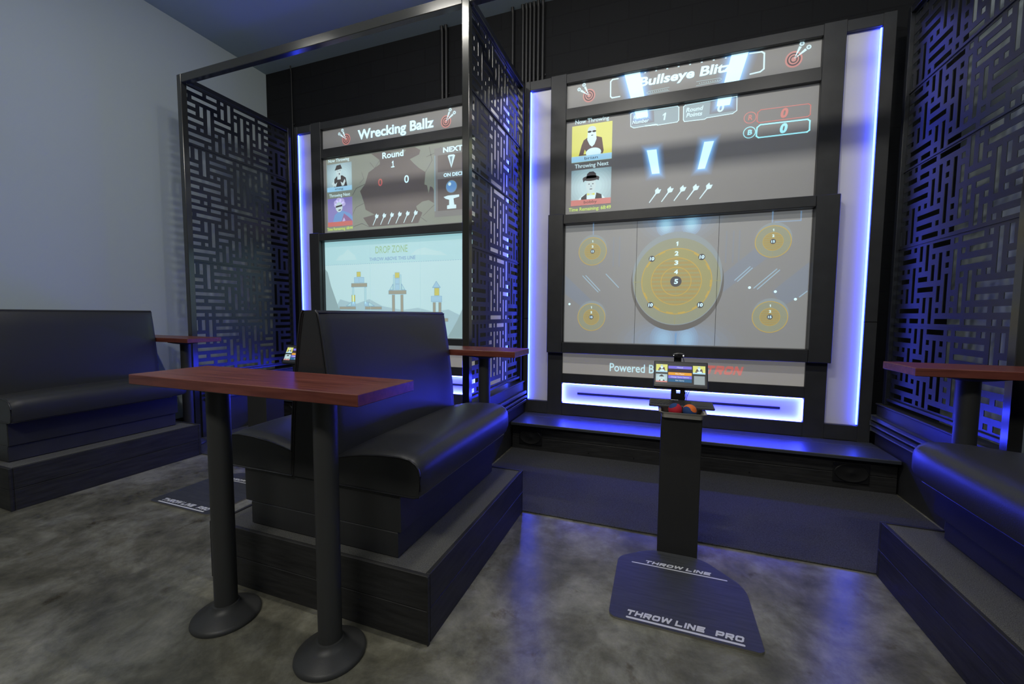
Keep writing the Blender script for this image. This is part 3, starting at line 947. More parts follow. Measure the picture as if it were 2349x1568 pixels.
blk(g, -3.833, -3.770, 1.524, 1.616, GOLD); blk(g, -3.835, -3.770, 1.47, 1.522, GLASSB); blk(g, -3.63, -3.57, 1.47, 1.522, GLASSB)
tri(g, [(-3.92, 1.47), (-3.84, 1.47), (-3.84, 1.52)], SKY); tri(g, [(-3.56, 1.522), (-3.56, 1.47), (-3.47, 1.47)], SKY)
blk(g, -4.036, -3.764, 1.425, 1.465, BEAM); blk(g, -3.62, -3.355, 1.425, 1.465, BEAM)
g.build('block_tower_graphic', tsL)
g = GX(YT)
blk(g, -3.155, -3.084, 1.818, 1.890, GOLD); blk(g, -3.152, -3.087, 1.745, 1.815, GLASSB); blk(g, -3.152, -3.087, 1.672, 1.742, GLASSB)
blk(g, -3.180, -3.158, 1.672, 1.86, SKY); blk(g, -3.081, -3.058, 1.672, 1.86, SKY)
tri(g, [(-3.235, 1.672), (-3.183, 1.672), (-3.183, 1.745)], SKY); tri(g, [(-3.055, 1.745), (-3.055, 1.672), (-3.005, 1.672)], SKY)
blk(g, -3.252, -2.985, 1.616, 1.668, BEAM); blk(g, -3.202, -3.155, 1.20, 1.613, BEAM); blk(g, -3.075, -3.030, 1.20, 1.613, BEAM)
g.build('block_tower_graphic', tsL)
g = GX(YT)
tri(g, [(-2.615, 1.692), (-2.562, 1.768), (-2.506, 1.692)], GLASSB); blk(g, -2.592, -2.520, 1.594, 1.689, GOLD); blk(g, -2.636, -2.485, 1.519, 1.591, GLASSB)
blk(g, -2.613, -2.570, 1.33, 1.516, BEAM); blk(g, -2.535, -2.492, 1.33, 1.516, BEAM); blk(g, -2.68, -2.40, 1.28, 1.327, BEAM)
g.build('block_tower_graphic', tsL)
MB().box(-3.5302, -3.5272, 4.3815, 4.3835, 1.086, 2.319).box(-2.7852, -2.7822, 4.3815, 4.3835, 1.086, 2.319).build('seam', proj('game seam', (0.24, 0.44, 0.47)), tsL)

# ------------------------------------------------------------------ ledges under the game walls
def ledge(dx, label):
    t = thing('step_ledge', label, 'ledge', (0.15 + dx, 3.93, 0), 'step ledges under the game walls')
    x0, x1 = -1.405 + dx, 1.75 + dx
    mb = MB()
    mb.box(x0, x1, 3.866, 4.20, 0.255, ZB, 0.004)
    mb.box(x0, x1, 4.203, 4.350, 0.255, ZB, 0.002)
    mb.build('step_top', LEDGEM, t)
    mb = MB()
    mb.box(x0, x1, 3.915, 3.955, 0.135, 0.255, 0.003); mb.box(x0, x1, 3.915, 3.955, 0.0, 0.132, 0.003); mb.box(x0, x1, 4.31, 4.35, 0, 0.255)
    mb.build('riser_board', BLACKW, t)
    for sx in (-1.2065 + dx, 1.454 + dx):
        mb = MB().box(sx - 0.12, sx + 0.12, 3.905, 3.9145, 0.060, 0.222, 0.004, 2)
        sp = mb.build('speaker', PLASTIC, t)
        b = MB()
        n = 32
        prof = [(0.112, 0.074, 3.904), (0.108, 0.070, 3.898), (0.095, 0.062, 3.9005), (0.05, 0.035, 3.904), (0.02, 0.018, 3.901), (0.004, 0.004, 3.898)]
        rings = [[(sx + a * math.cos(2 * math.pi * i / n), y, 0.141 + c * math.sin(2 * math.pi * i / n)) for i in range(n)] for a, c, y in prof]
        b.loft(rings, cap=True)
        b.build('speaker_cone', CONE, sp, smooth=40)
    for bxp in (-0.62, -0.2, 0.3, 0.75):
        b = MB(); b.lathe([(0.0005, 0), (0.007, 0.0), (0.006, 0.003), (0.0005, 0.004)], 0, 0, 10)
        for v in b.bm.verts:
            v.co = Vector((bxp + dx + v.co.x, 3.915 - v.co.z, 0.045 + v.co.y))
        b.build('bolt', PLASTIC, t)
    return t
ledge(0, 'low black step ledge with two speakers below the yellow target screen')
ledge(-P, 'low black step ledge below the block tower screen, mostly behind the booth')

# carpets
for dx, lb in ((0, 'dark charcoal woven carpet between the black pedestal and the step ledge'), (-P, 'dark charcoal carpet behind the left throw line plate')):
    o = MB().box(-1.40 + dx, 1.745 + dx, 2.648, 3.912, 0.001, 0.009, 0.002).build('carpet', CARPET)
    tag(o, lb, 'carpet', 'charcoal carpets in the throwing bays')

# ------------------------------------------------------------------ lattice dividers
def B(s):
    return s
# holes: (column, row, length, 'h' or 'v')
HOLES = [(0, 0, 2, 'v'), (1, 0, 2, 'v'), (2, 0, 4, 'v'), (3, 0, 1, 'h'), (4, 0, 3, 'h'), (7, 0, 1, 'h'), (8, 0, 3, 'h'), (11, 0, 3, 'v'), (12, 0, 2, 'v'), (13, 0, 1, 'h'), (14, 0, 3, 'h'),
         (3, 1, 3, 'h'), (6, 1, 1, 'h'), (7, 1, 4, 'v'), (8, 1, 1, 'h'), (9, 1, 3, 'v'), (10, 1, 1, 'h'), (13, 1, 4, 'h'),
         (0, 2, 2, 'h'), (3, 2, 4, 'h'), (8, 2, 1, 'h'), (10, 2, 2, 'v'), (12, 2, 1, 'h'), (13, 2, 4, 'v'), (14, 2, 1, 'h'), (15, 2, 2, 'h'),
         (0, 3, 2, 'h'), (3, 3, 1, 'h'), (4, 3, 1, 'h'), (5, 3, 3, 'v'), (6, 3, 1, 'h'), (8, 3, 4, 'v'), (11, 3, 2, 'h'), (14, 3, 3, 'h'),
         (0, 4, 5, 'h'), (6, 4, 3, 'v'), (9, 4, 2, 'v'), (10, 4, 3, 'h'), (14, 4, 2, 'v'), (15, 4, 2, 'h'),
         (0, 5, 2, 'h'), (2, 5, 3, 'h'), (7, 5, 1, 'h'), (10, 5, 3, 'v'), (11, 5, 2, 'v'), (12, 5, 1, 'h'), (15, 5, 2, 'h'),
         (0, 6, 3, 'h'), (3, 6, 2, 'h'), (5, 6, 1, 'h'), (7, 6, 1, 'h'), (9, 6, 1, 'h'), (12, 6, 4, 'h'), (16, 6, 1, 'h'),
         (0, 7, 2, 'h'), (2, 7, 1, 'h'), (3, 7, 3, 'h'), (6, 7, 4, 'h'), (11, 7, 1, 'h'), (12, 7, 2, 'h'), (14, 7, 3, 'h')]
PW, PH = 1.232, 0.608


def lattice_mesh(flip):
    """one 1.23 x 0.61 m cut panel in the y-z plane, 4 mm thick, lower near corner at the origin"""
    p = 0.0765
    rects = []
    for c, r, n, d in HOLES:
        a0 = p * (c + 0.10) - 0.0185
        a1 = p * (c + (n - 1 if d == 'h' else 0) + 0.10) + 0.0185
        b0 = 0.0035 + p * r + 0.018
        b1 = b0 + 0.0365 + (p * (n - 1) if d == 'v' else 0)
        y0, y1 = a0, a1
        z0, z1 = PH - b1, PH - b0
        if flip:
            y0, y1 = PW - a1, PW - a0
            z0, z1 = PH - z1, PH - z0
        y0 = max(y0, 0.004); y1 = min(y1, PW - 0.004)
        if y1 - y0 > 0.006:
            rects.append((round(y0, 4), round(y1, 4), round(z0, 4), round(z1, 4)))
    ys = sorted({0.0, PW} | {v for q in rects for v in q[:2]})
    zs = sorted({0.0, PH} | {v for q in rects for v in q[2:]})
    bm = bmesh.new()
    vc = {}
    def V(i, j, s):
        k = (i, j, s)
        if k not in vc:
            vc[k] = bm.verts.new((s * 0.004, ys[i], zs[j]))
        return vc[k]
    solid = {}
    for i in range(len(ys) - 1):
        my = (ys[i] + ys[i + 1]) / 2
        for j in range(len(zs) - 1):
            mz = (zs[j] + zs[j + 1]) / 2
            solid[i, j] = not any(a < my < b and c < mz < d for a, b, c, d in rects)
    for (i, j), s in solid.items():
        if not s:
            continue
        for sd in (0, 1):
            q = [V(i, j, sd), V(i + 1, j, sd), V(i + 1, j + 1, sd), V(i, j + 1, sd)]
            bm.faces.new(q if sd else q[::-1])
        for di, dj, e in ((-1, 0, ((i, j), (i, j + 1))), (1, 0, ((i + 1, j), (i + 1, j + 1))), (0, -1, ((i, j), (i + 1, j))), (0, 1, ((i, j + 1), (i + 1, j + 1)))):
            if not solid.get((i + di, j + dj), False):
                a, b = e
                bm.faces.new([V(*a, 0), V(*b, 0), V(*b, 1), V(*a, 1)])
    bmesh.ops.recalc_face_normals(bm, faces=bm.faces)
    me = bpy.data.meshes.new('lattice_panel')
    bm.to_mesh(me); bm.free()
    me.materials.append(METAL)
    return me


LAT_B = lattice_mesh(False)
LAT_A = lattice_mesh(True)
LX = -1.466


def lattice_divider(x, label):
    t = thing('lattice_divider', label, 'screen divider', (x, 3.62, 0), 'lattice dividers between the bays')
    MB().box(x - 0.03, x + 0.03, 2.96, 3.018, 0.0, 3.815, 0.003).build('post', STEELB, t)
    MB().box(x - 0.03, x + 0.03, 4.255, 4.30, 0.64, 3.815, 0.003).build('post', METAL, t)
    MB().box(x - 0.03, x + 0.03, 3.018, 4.255, 3.762, 3.815, 0.003).build('top_rail', METAL, t)
    MB().box(x - 0.022, x + 0.022, 3.018, 4.255, 0.675, 0.70, 0.003).build('bottom_rail', METAL, t)
    for k in range(5):
        o = bpy.data.objects.new('lattice_panel', LAT_A if k in (0, 2) else LAT_B)
        C.objects.link(o)
        o.parent = t
        zz = 3.757 - 0.611 * (k + 1)
        o.location = Vector((x - 0.002, 3.0205, zz)) - Vector((x, 3.62, 0))
        LOC[o.name] = Vector((x, 3.62, 0))
        if k:
            MB().box(x - 0.009, x + 0.009, 3.02, 4.253, zz + 0.6055, zz + 0.6125).build('panel_joint', METAL, t)
    return t


lattice_divider(LX, 'tall black lattice screen between the two bays behind the middle booth')
lattice_divider(LX - P, 'tall black lattice screen beside the pale left wall')
lattice_divider(LX + P, 'tall black lattice screen at the right edge past the yellow targets')


def low_wall(x, label):
    t = thing('low_partition', label, 'partition', (x, 3.65, 0), 'low partitions under the lattice screens')
    MB().box(x - 0.045, x + 0.045, 3.02, 4.345, 0.0, 0.625, 0.004).build('partition_board', BLACK, t)
    MB().box(x - 0.056, x + 0.056, 3.02, 4.345, 0.625, 0.640, 0.004).build('cap_board', BLACK, t)
    for z0, z1, pr in ((0.495, 0.530, 0.030), (0.448, 0.476, 0.036), (0.400, 0.432, 0.030)):
        for s in (-1, 1):
            MB().box(x + s * 0.045, x + s * (0.045 + pr), 3.05, 4.34, z0, z1, 0.008, 3).build('bumper_rail', LEDGEM, t)
    return t


low_wall(LX, 'low black ribbed partition under the middle lattice screen')
low_wall(LX - P, 'low black partition under the left lattice screen by the pale wall')
low_wall(LX + P, 'low black ribbed partition under the right lattice screen')

for x0, lb in ((LX - P, 'black steel beam across the top of the left bay'), (LX, 'black steel beam above the right bay, over the top edge of the photo')):
    o = MB().box(x0 + 0.03, x0 + P - 0.03, 2.96, 3.018, 3.733, 3.815, 0.004).build('overhead_beam', STEELB)
    tag(o, lb, 'beam', 'steel beams over the bays')

# ------------------------------------------------------------------ conduits on the back wall
for i, (x, r, lb) in enumerate(((-4.915, 0.008, 'thin black cable conduit near the left wall corner'), (-2.545, 0.020, 'left pipe of the pair left of the middle lattice post'), (-2.490, 0.020, 'right pipe of the pair left of the middle lattice post'),
                                (-1.650, 0.018, 'single black pipe standing left of the pipe cluster'), (-1.530, 0.019, 'leftmost pipe of the tight cluster of six'), (-1.488, 0.019, 'second pipe from the left in the tight cluster of six'),
                                (-1.445, 0.019, 'third pipe from the left in the tight cluster of six'), (-1.400, 0.019, 'fourth pipe from the left in the tight cluster of six'), (-1.352, 0.019, 'fifth pipe from the left in the tight cluster of six'), (-1.300, 0.019, 'rightmost pipe of the tight cluster of six'))):
    mb = MB().tube([(x, 4.52, 3.2), (x, 4.52, 4.71), (x, 4.512, 4.735), (x, 4.505, 4.775)], r, 10)
    mb.box(x - r - 0.012, x + r + 0.012, 4.54, 4.55, 4.0, 4.02)
    o = mb.build('conduit_pipe', CONDUIT, smooth=40)
    tag(o, lb + ', on the black block wall', 'pipe', 'conduit pipes above the game walls')

# ------------------------------------------------------------------ booth platforms
def platform(x0, x1, label):
    t = thing('booth_platform', label, 'platform', ((x0 + x1) / 2, 2.02, 0), 'carpeted booth platforms')
    y0, y1, h = 1.402, 2.645, 0.2985
    mb = MB()
    for z0, z1 in ((0.0, 0.147), (0.149, h)):
        mb.box(x0 + .0, x1 - .0, y0, y0 + 0.02, z0, z1, 0.0025)
        mb.box(x0, x1, y1 - 0.02, y1, z0, z1, 0.0025)
        mb.box(x0, x0 + 0.02, y0 + 0.021, y1 - 0.021, z0, z1, 0.0025)
        mb.box(x1 - 0.02, x1, y0 + 0.021, y1 - 0.021, z0, z1, 0.0025)
    mb.box(x1 - 0.003, x1 + 0.004, y0 - 0.004, y0 + 0.012, 0.0, h, 0.002)
    mb.box(x0 - 0.022, x0 - 0.001, y0 + 0.002, y0 + 0.020, 0.0, h, 0.002)
    mb.build('side_board', BLACKW, t)
    MB().box(x0 + 0.022, x1 - 0.022, y0 + 0.022, y1 - 0.022, 0.0, h - 0.004).build('carpet_top', CARPET2, t)
    return t


platform(-2.1435, -0.8686, 'grey carpeted black platform under the middle booth')
platform(XL + 0.014, -4.146, 'dark carpeted platform along the left wall')
platform(1.120, XR - 0.014, 'dark carpeted platform at the right edge of the photo')


# ------------------------------------------------------------------ booths
def seat_profile(lift, inset, side, inner=0.130):
    """closed x-z outline for a seat cushion; x measured outwards from the booth centre line"""
    f = 0.580 - inset
    pts = [(inner, 0.592), (f - 0.030, 0.592), (f - 0.008, 0.600), (f, 0.625), (f, 0.690 + lift * .3), (f - 0.006, 0.715 + lift * .6), (f - 0.022, 0.736 + lift * .8), (f - 0.050, 0.750 + lift), (f - 0.10, 0.756 + lift * 1.2),
           (f - 0.20, 0.752 + lift * 1.5), (f - 0.30, 0.742 + lift * 1.5), (inner + 0.07, 0.728 + lift * 1.2), (inner, 0.712 + lift)]
    return [(BX + side * a, z) for a, z in pts]


def booth(sides, label, dx=0.0, back=0.0):
    t = thing('upholstered_booth', label, 'booth', (BX, 2.03, 0.2985), 'black booths on the platforms')
    lo = BX - 0.470 if -1 in sides else BX - 0.08
    hi = BX + 0.470 if 1 in sides else BX + back + 0.08
    MB().box(lo, hi, 1.470, 2.560, 0.412, 0.592, 0.004).build('seat_base', VINYL, t)
    MB().box(lo + (0.04 if -1 in sides else 0), hi - (0.014 if 1 in sides else 0), 1.470, 2.545, 0.2985, 0.412, 0.003).build('kick_plinth', BLACK, t)
    for s in sides:
        secs = [(1.456, 0.0, 0.0), (1.470, 0.008, -0.003), (1.52, 0.014, -0.005), (1.70, 0.020, -0.006), (2.10, 0.022, -0.006), (2.40, 0.020, -0.004), (2.52, 0.016, 0.004), (2.57, 0.008, 0.018), (2.605, -0.006, 0.045), (2.622, -0.03, 0.085)]
        mb = MB()
        mb.loft([[(x, y, z) for x, z in seat_profile(l, i, s, 0.13 - abs(back))] for y, l, i in secs])
        c = mb.build('seat_cushion', VINYL, t, smooth=50)
        ring = seat_profile(0.002, -0.001, s, 0.13 - abs(back))
        mb = MB().tube([(x, 1.455, z) for x, z in ring[1:]], 0.0045, 6)
        mb.tube([(x, 1.455, z) for x, z in ring[:3]], 0.0045, 6)
        mb.tube([(BX + s * 0.57, 1.458 + 0.2 * k, 0.5945) for k in range(6)], 0.004, 6)
        mb.build('piping', VINYLP, c, smooth=60)
    # tapered back
    def prof(k):
        zs = [(0.592, 0.138), (0.72, 0.132), (0.90, 0.118), (1.10, 0.094), (1.25, 0.072), (1.34, 0.056), (1.372, 0.048), (1.386, 0.036)]
        a = [(BX + back + w + k * (0.012 if z < 1.36 else 0.004), z) for z, w in zs]
        b = [(BX + back - w - k * (0.012 if z < 1.36 else 0.004), z) for z, w in zs[::-1]]
        return a + b
    secs = [(1.458, 0.0), (1.464, 0.3), (1.52, 0.9), (1.75, 1.2), (2.1, 1.3), (2.4, 1.0), (2.55, 0.7), (2.605, 0.2), (2.618, -0.6)]
    mb = MB()
    mb.loft([[(x, y, z) for x, z in prof(k)] for y, k in secs])
    bk = mb.build('backrest', VINYL, t, smooth=45)
    mb = MB()
    for s in (-1, 1):
        pf = prof(0.1)
        side = pf[:8] if s > 0 else pf[8:][::-1]
        mb.tube([(x, 1.457, z) for x, z in side], 0.0045, 6)
        mb.tube([(x + s * 0.0005 - s * 0.012, 1.4565, z) for x, z in side[:-1]], 0.003, 6)
        ty = [1.46 + 0.115 * k for k in range(11)]
        mb.tube([(BX + back + s * 0.049, y, 1.375) for y in ty], 0.0045, 6)
    mb.build('piping', VINYLP, bk, smooth=60)
    if dx:
        t.location.x += dx
    return t


booth((-1, 1), 'black vinyl double booth in the middle behind the nearest table')
booth((1,), 'black vinyl booth bench against the pale left wall', -P)
booth((-1,), 'black vinyl booth bench cut off by the right edge', P, 0.16)


# ------------------------------------------------------------------ tables
def table():
    t = thing('bar_table', 'narrow red wood bar table nearest the camera with both poles showing', 'table', (BX, 1.230, 0), 'narrow red wood bar tables at the booth ends')
    mb = MB().box(-2.111, -0.918, 1.068, 1.393, 1.068, 1.110, 0.0025)
    mb.build('table_top', WOOD, t)
    for x in (-1.814, -1.217):
        mb = MB().lathe([(0.045, 0.03), (0.045, 1.064)], x, 1.234, 40)
        lg = mb.build('table_leg', POLE, t, smooth=40)
        MB().lathe([(0.135, 0.0), (0.137, 0.006), (0.135, 0.014), (0.126, 0.022), (0.075, 0.045), (0.058, 0.055), (0.052, 0.068), (0.046, 0.070)], x, 1.234, 48).build('leg_base', POLE, lg, smooth=35)
        MB().lathe([(0.048, 1.040), (0.10, 1.050), (0.14, 1.060), (0.14, 1.0675)], x, 1.234, 32).build('mounting_plate', POLE, lg, smooth=35)
    return t


tb = table()
dup(tb, -0.012, 1.561, 'narrow red wood bar table behind the middle booth by the lattice screen', dz=0.0092)
dup(tb, -P - 0.06, 1.561, 'narrow red wood bar table at the far end of the left bench', dz=0.0092)
dup(tb, P + 0.05, 1.561, 'narrow red wood bar table at the right edge of the photo', dz=0.0092)


# ------------------------------------------------------------------ throw line plates
def plate():
    t = thing('throw_line_plate', 'flat dark throw line plate on the floor before the right pedestal', 'floor plate', (0.125, 2.14, 0), 'throw line plates on the concrete')
    base = [(-0.187, 1.832, .045), (0.440, 1.832, .030), (0.440, 2.262, .07), (0.255, 2.455, .06), (-0.02, 2.455, .06), (-0.187, 2.325, .05)]
    out = []
    n = len(base)
    for i, (x, y, r) in enumerate(base):
        p = Vector((x, y)); a = (Vector(base[i - 1][:2]) - p).normalized(); b = (Vector(base[(i + 1) % n][:2]) - p).normalized()
        q0 = p + a * r; q1 = p + b * r
        for k in range(7):
            s = k / 6
            out.append((1 - s) ** 2 * q0 + 2 * s * (1 - s) * p + s * s * q1)
    mb = MB()
    mb.loft([[(v.x, v.y, z) for v in out] for z in (0.0005, 0.009)], mi=1)
    mb.poly([(v.x, v.y, 0.0095) for v in out], 0)
    mb.build('plate', [PLATE, PLATE_EDGE], t)
    def lettering(s, x0, x1, y0, h, shear):
        g = GX(0)
        g.map = lambda p: (p[0], p[2], 0.0099 - p[1] * 0.5)
        g.heavy(s, x0, x1, y0, h, WHITEP, 0, shear)
        g.build('line_lettering', t)
    lettering('THROW LINE', -0.046, 0.282, 2.307, 0.028, 0.35)
    lettering('THROW LINE', -0.112, 0.215, 1.867, 0.036, 0.25)
    lettering('PRO', 0.258, 0.366, 1.867, 0.036, 0.25)
    for y0, y1, x0, x1 in ((2.288, 2.297, -0.113, 0.363), (1.845, 1.857, -0.110, 0.370)):
        g = GX(0); g.map = lambda p: (p[0], p[2], 0.0099 - p[1] * 0.5)
        pts = []
        r = (y1 - y0) / 2
        for k in range(9):
            a = R(90 + 180 * k / 8); pts.append((x0 + r + r * math.cos(a), (y0 + y1) / 2 + r * math.sin(a)))
        for k in range(9):
            a = R(-90 + 180 * k / 8); pts.append((x1 - r + r * math.cos(a), (y0 + y1) / 2 + r * math.sin(a)))
        g.poly(pts, WHITEP, 0); g.build('foul_line', t)
    return t


pl = plate()
dup(pl, -P, 0, 'flat dark throw line plate on the floor by the left bench')


# ------------------------------------------------------------------ pedestals, monitors
def pedestal():
    t = thing('pedestal', 'black square pedestal carrying the monitor and keyboard in the right bay', 'pedestal', (0.125, 2.54, 0), 'black pedestals behind the throw line plates')
    MB().box(0.018, 0.232, 2.458, 2.63, 0.0, 0.803, 0.003).build('post_body', PEDM, t)
    mb = MB().box(0.03, 0.22, 2.595, 2.715, 0.803, 0.842, 0.002)
    mb.build('top_shelf', PLASTIC, t)
    return t


pd = pedestal()
dup(pd, -P, 0, 'black square pedestal behind the middle booth in the left bay')

UI_D = emit('display dark', (0.010, 0.011, 0.016), 1, rough=0.3)
UI = {'purple': emit('display purple', (0.20, 0.17, 0.75), 1), 'plum': emit('display plum', (0.030, 0.018, 0.030), 1), 'orange': emit('display orange', (0.80, 0.36, 0.03), 1),
      'teal': emit('display teal', (0.02, 0.12, 0.26), 1), 'white': emit('display white', (0.75, 0.85, 0.9), 1), 'pale': emit('display pale tile', (0.30, 0.36, 0.38), 1)}


def monitor():
    t = thing('monitor', 'small black touch monitor with player menu on the right pedestal', 'monitor', (0.125, 2.70, 0.8425), 'menu monitors on the pedestals')
    x0, x1 = -0.032, 0.277
    yb, zb, yt, zt = 2.668, 0.936, 2.738, 1.090
    d = Vector((0, yt - yb, zt - zb)); H = d.length; d.normalize(); nrm = Vector((0, -d.z, d.y))
    M = Matrix(((1, 0, 0, x0), (0, -nrm.y, d.y, yb), (0, -nrm.z, d.z, zb), (0, 0, 0, 1)))
    W = x1 - x0
    def bx(name, m, a, b, c, e, f, g_, bev=0.0, par=t):
        q = bmesh.new(); bmesh.ops.create_cube(q, size=1.0)
        for v in q.verts:
            v.co = Vector(((a + b) / 2 + v.co.x * (b - a), (c + e) / 2 + v.co.y * (e - c), (f + g_) / 2 + v.co.z * (g_ - f)))
        if bev:
            bmesh.ops.bevel(q, geom=list(q.edges), offset=bev, segments=2, affect='EDGES', profile=0.5)
        mb = MB(); mb.merge(q, 0, M); return mb.build(name, m, par)
    case = bx('casing', PLASTIC, 0, W, 0, 0.022, 0, H, 0.004)
    scr = bx('display', UI_D, 0.009, W - 0.009, -0.0012, 0.004, 0.014, H - 0.009)
    g = GX(0, lift=0.0004)
    g.map = lambda p: tuple(M @ Vector((p[0], p[1] - 0.0014, p[2])))
    for z0, z1, c, s in ((.120, .138, 'purple', 'Missed'), (.099, .118, 'plum', None), (.079, .097, 'orange', 'Skip Player'), (.058, .077, 'purple', 'Change Game Options'), (.036, .056, 'teal', 'Exit Game')):
        g.rect(.085, .219, z0, z1, UI[c], 1)
        if s:
            w = {'Missed': .034, 'Skip Player': .052, 'Change Game Options': .104, 'Exit Game': .048}[s]
            g.text(s, .152 - w / 2, .152 + w / 2, (z0 + z1) / 2 - .0036, .0075, UI['white'], 2)
    g.build('menu_buttons', scr)
    for q in ((.013, .080, .095, .146, 'beard'), (.013, .080, .030, .083, 'bowler'), (.225, .294, .092, .144, 'beard'), (.231, .291, .026, .080, None)):
        g = GX(0, lift=0.0004)
        g.map = lambda p: tuple(M @ Vector((p[0], p[1] - 0.0014, p[2])))
        if q[4]:
            portrait(g, *q, layer=1)
        else:
            g.rect(*q[:4], UI['pale'], 1)
        g.build('player_picture' if q[4] else 'blank_tile', scr)
    # neck with a square opening
    mb = MB()
    for a, b, z0, z1 in ((0.072, 0.102, 0.8425, 0.95), (0.124, 0.152, 0.8425, 0.95), (0.100, 0.126, 0.8425, 0.897), (0.100, 0.126, 0.919, 0.95)):
        mb.box(a, b, 2.690, 2.708, z0, z1, 0.001)
    mb.build('neck', PLASTIC, t)
    MB().box(0.06, 0.165, 2.64, 2.712, 0.8425, 0.850, 0.002).build('foot', PLASTIC, t)
    mb = MB()
    for a, b in ((0.150, 0.172), (0.158, 0.186), (0.144, 0.16)):
        mb.tube([(a, 2.700, 0.855), (a + 0.008, 2.710, 0.885), (b, 2.720, 0.93), (b, 2.74, 0.97)], 0.0018, 6)
    mb.build('cable', PLASTIC, t)
    return t


mo = monitor()
dup(mo, -P + 0.205, 0, 'small black touch monitor lit beside the booth back in the left bay')

# webcam on a bracket above the monitor
t = thing('webcam', 'small black webcam standing over the monitor', 'webcam', (0.115, 2.745, 1.06))
MB().box(0.085, 0.128, 2.765, 2.773, 1.03, 1.125, 0.001).build('bracket', PLASTIC, t)
mb = MB(); n = 24
rings = [[(0.1115 + a * math.cos(2 * math.pi * i / n), y, 1.1265 + c * math.sin(2 * math.pi * i / n)) for i in range(n)] for a, c, y in ((0.030, 0.011, 2.738), (0.036, 0.0155, 2.742), (0.036, 0.0155, 2.758), (0.031, 0.012, 2.766))]
wb = mb.loft(rings).build('body', PLASTIC, t, smooth=40)
for xx, rr, mt in ((0.099, 0.0075, CONE), (0.138, 0.0042, emit('webcam lamp', (1, 1, 1), 1.6)), (0.082, 0.0022, MATS['webcam lamp'])):
    b = MB(); b.lathe([(0.0004, 0), (rr, 0.0), (rr * .9, 0.002), (0.0004, 0.003)], 0, 0, 16)
    for v in b.bm.verts:
        v.co = Vector((xx + v.co.x, 2.7375 - v.co.z, 1.1265 + v.co.y))
    b.build('lens' if mt is CONE else 'indicator_lamp', mt, t)
MB().tube([(0.132, 2.766, 1.12), (0.142, 2.775, 1.10), (0.147, 2.775, 1.07), (0.148, 2.778, 1.04)], 0.0018, 6).build('cable', PLASTIC, t)

# steel tray on the pedestal
t = thing('steel_tray', 'shallow stainless steel tray on top of the right pedestal holding two balls', 'tray', (0.125, 2.50, 0.803))
mb = MB()
def rr(x0, x1, y0, y1, z, r, n=5):
    pts = []
    for cx_, cy_, a in ((x1 - r, y1 - r, 0), (x0 + r, y1 - r, 90), (x0 + r, y0 + r, 180), (x1 - r, y0 + r, 270)):
        for k in range(n + 1):
            q = R(a + 90 * k / n); pts.append((cx_ + r * math.cos(q), cy_ + r * math.sin(q), z))
    return pts
mb.loft([rr(0.020, 0.233, 2.432, 2.590, 0.8035, 0.02), rr(0.014, 0.240, 2.424, 2.592, 0.832, 0.02), rr(0.002, 0.252, 2.412, 2.5935, 0.836, 0.02), rr(0.001, 0.253, 2.411, 2.594, 0.839, 0.02),
         rr(0.016, 0.238, 2.426, 2.5905, 0.836, 0.02), rr(0.023, 0.230, 2.435, 2.587, 0.806, 0.02)])
mb.build('pan', STEEL, t, smooth=30)
for s in (-1, 1):
    MB().box(0.127 + s * 0.085 - 0.028, 0.127 + s * 0.085 + 0.028, 2.50, 2.506, 0.8062, 0.812, 0.002).build('tray_ridge', STEEL, t)

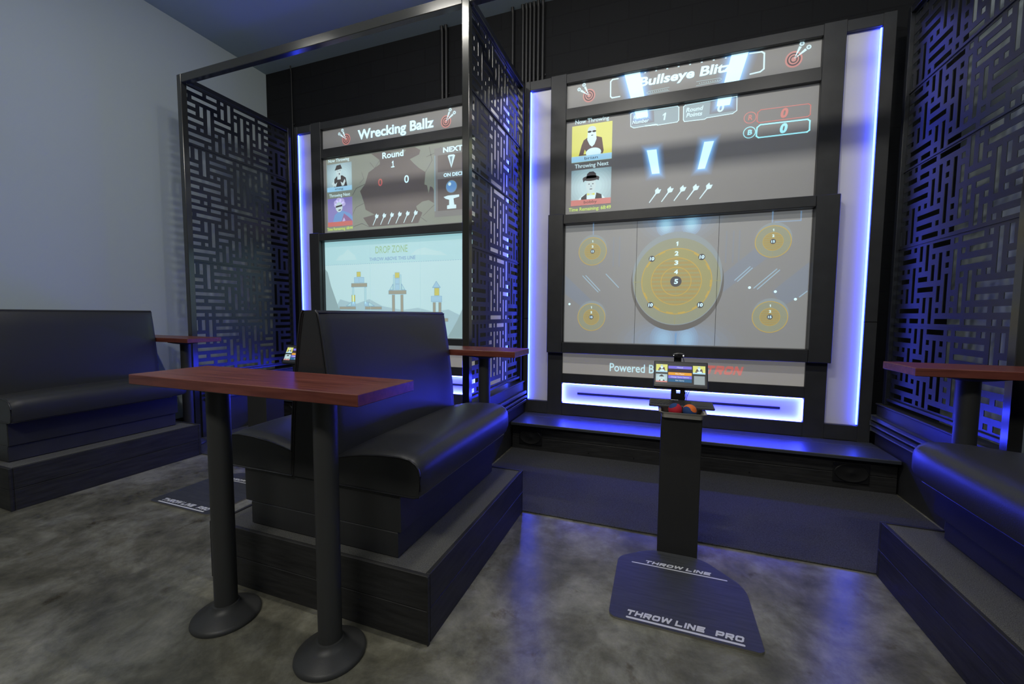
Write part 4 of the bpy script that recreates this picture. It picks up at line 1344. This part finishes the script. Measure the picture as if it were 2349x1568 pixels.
# keyboard
t = thing('keyboard', 'dark grey wireless keyboard with touchpad lying across the pedestal behind the tray', 'keyboard', (0.125, 2.60, 0.8425))
kb_tilt = 0.07
def KB(x0, x1, a0, a1, h0, h1, bev=0.0):
    q = bmesh.new(); bmesh.ops.create_cube(q, size=1.0)
    for v in q.verts:
        v.co = Vector(((x0 + x1) / 2 + v.co.x * (x1 - x0), (a0 + a1) / 2 + v.co.y * (a1 - a0), (h0 + h1) / 2 + v.co.z * (h1 - h0)))
    if bev:
        bmesh.ops.bevel(q, geom=list(q.edges), offset=bev, segments=2, affect='EDGES', profile=0.5)
    for v in q.verts:
        v.co = Vector((v.co.x, 2.515 + v.co.y, 0.8428 + v.co.z + kb_tilt * v.co.y))
    return q
mb = MB(); mb.merge(KB(-0.051, 0.300, 0.0, 0.135, 0.0, 0.014, 0.005)); bd = mb.build('keyboard_body', KEYG, t)
mb = MB()
for r in range(5):
    for c in range(13):
        x = -0.043 + c * 0.0172 + (r % 2) * 0.004
        if x + 0.0145 < 0.188:
            mb.merge(KB(x, x + 0.0145, 0.018 + r * 0.021, 0.018 + r * 0.021 + 0.017, 0.014, 0.0162))
mb.build('key_field', KEYC, t)
mb = MB(); mb.merge(KB(0.203, 0.290, 0.022, 0.118, 0.014, 0.0150)); mb.build('touchpad', KEYC, t)
mb = MB(); mb.merge(KB(0.07, 0.112, 0.122, 0.131, 0.014, 0.0148)); mb.build('label_strip', WHITEP, t)

# balls
def ball(x, y, z, r, m0, m1, name, label, seed):
    bm = bmesh.new()
    bmesh.ops.create_icosphere(bm, subdivisions=5, radius=r)
    rot = Matrix.Rotation(seed, 3, Vector((0.3, 0.5, 0.8)).normalized())
    for f in bm.faces:
        c = rot @ f.calc_center_median().normalized()
        # two interlocking dog-bone panels, like a tennis ball seam
        a = c.x * c.y * 2.0 + (c.z ** 2) * c.x * 1.2
        f.material_index = 1 if (c.z * abs(c.z) + 0.55 * (c.x ** 2 - c.y ** 2) > 0.12) else 0
        f.smooth = True
    bmesh.ops.translate(bm, verts=bm.verts, vec=(x, y, z))
    mb = MB(); mb.bm.free(); mb.bm = bm
    o = mb.build(name, [m0, m1])
    return tag(o, label, 'ball', 'cloth balls in the steel tray')
ball(0.091, 2.468, 0.8435, 0.037, RED_B, BLUE_B, 'cloth_ball', 'red and blue cloth ball in the steel tray', 2.2)
ball(0.166, 2.466, 0.8435, 0.037, BLUE_B, ORANGE_B, 'cloth_ball', 'orange and blue cloth ball in the steel tray', 0.9)
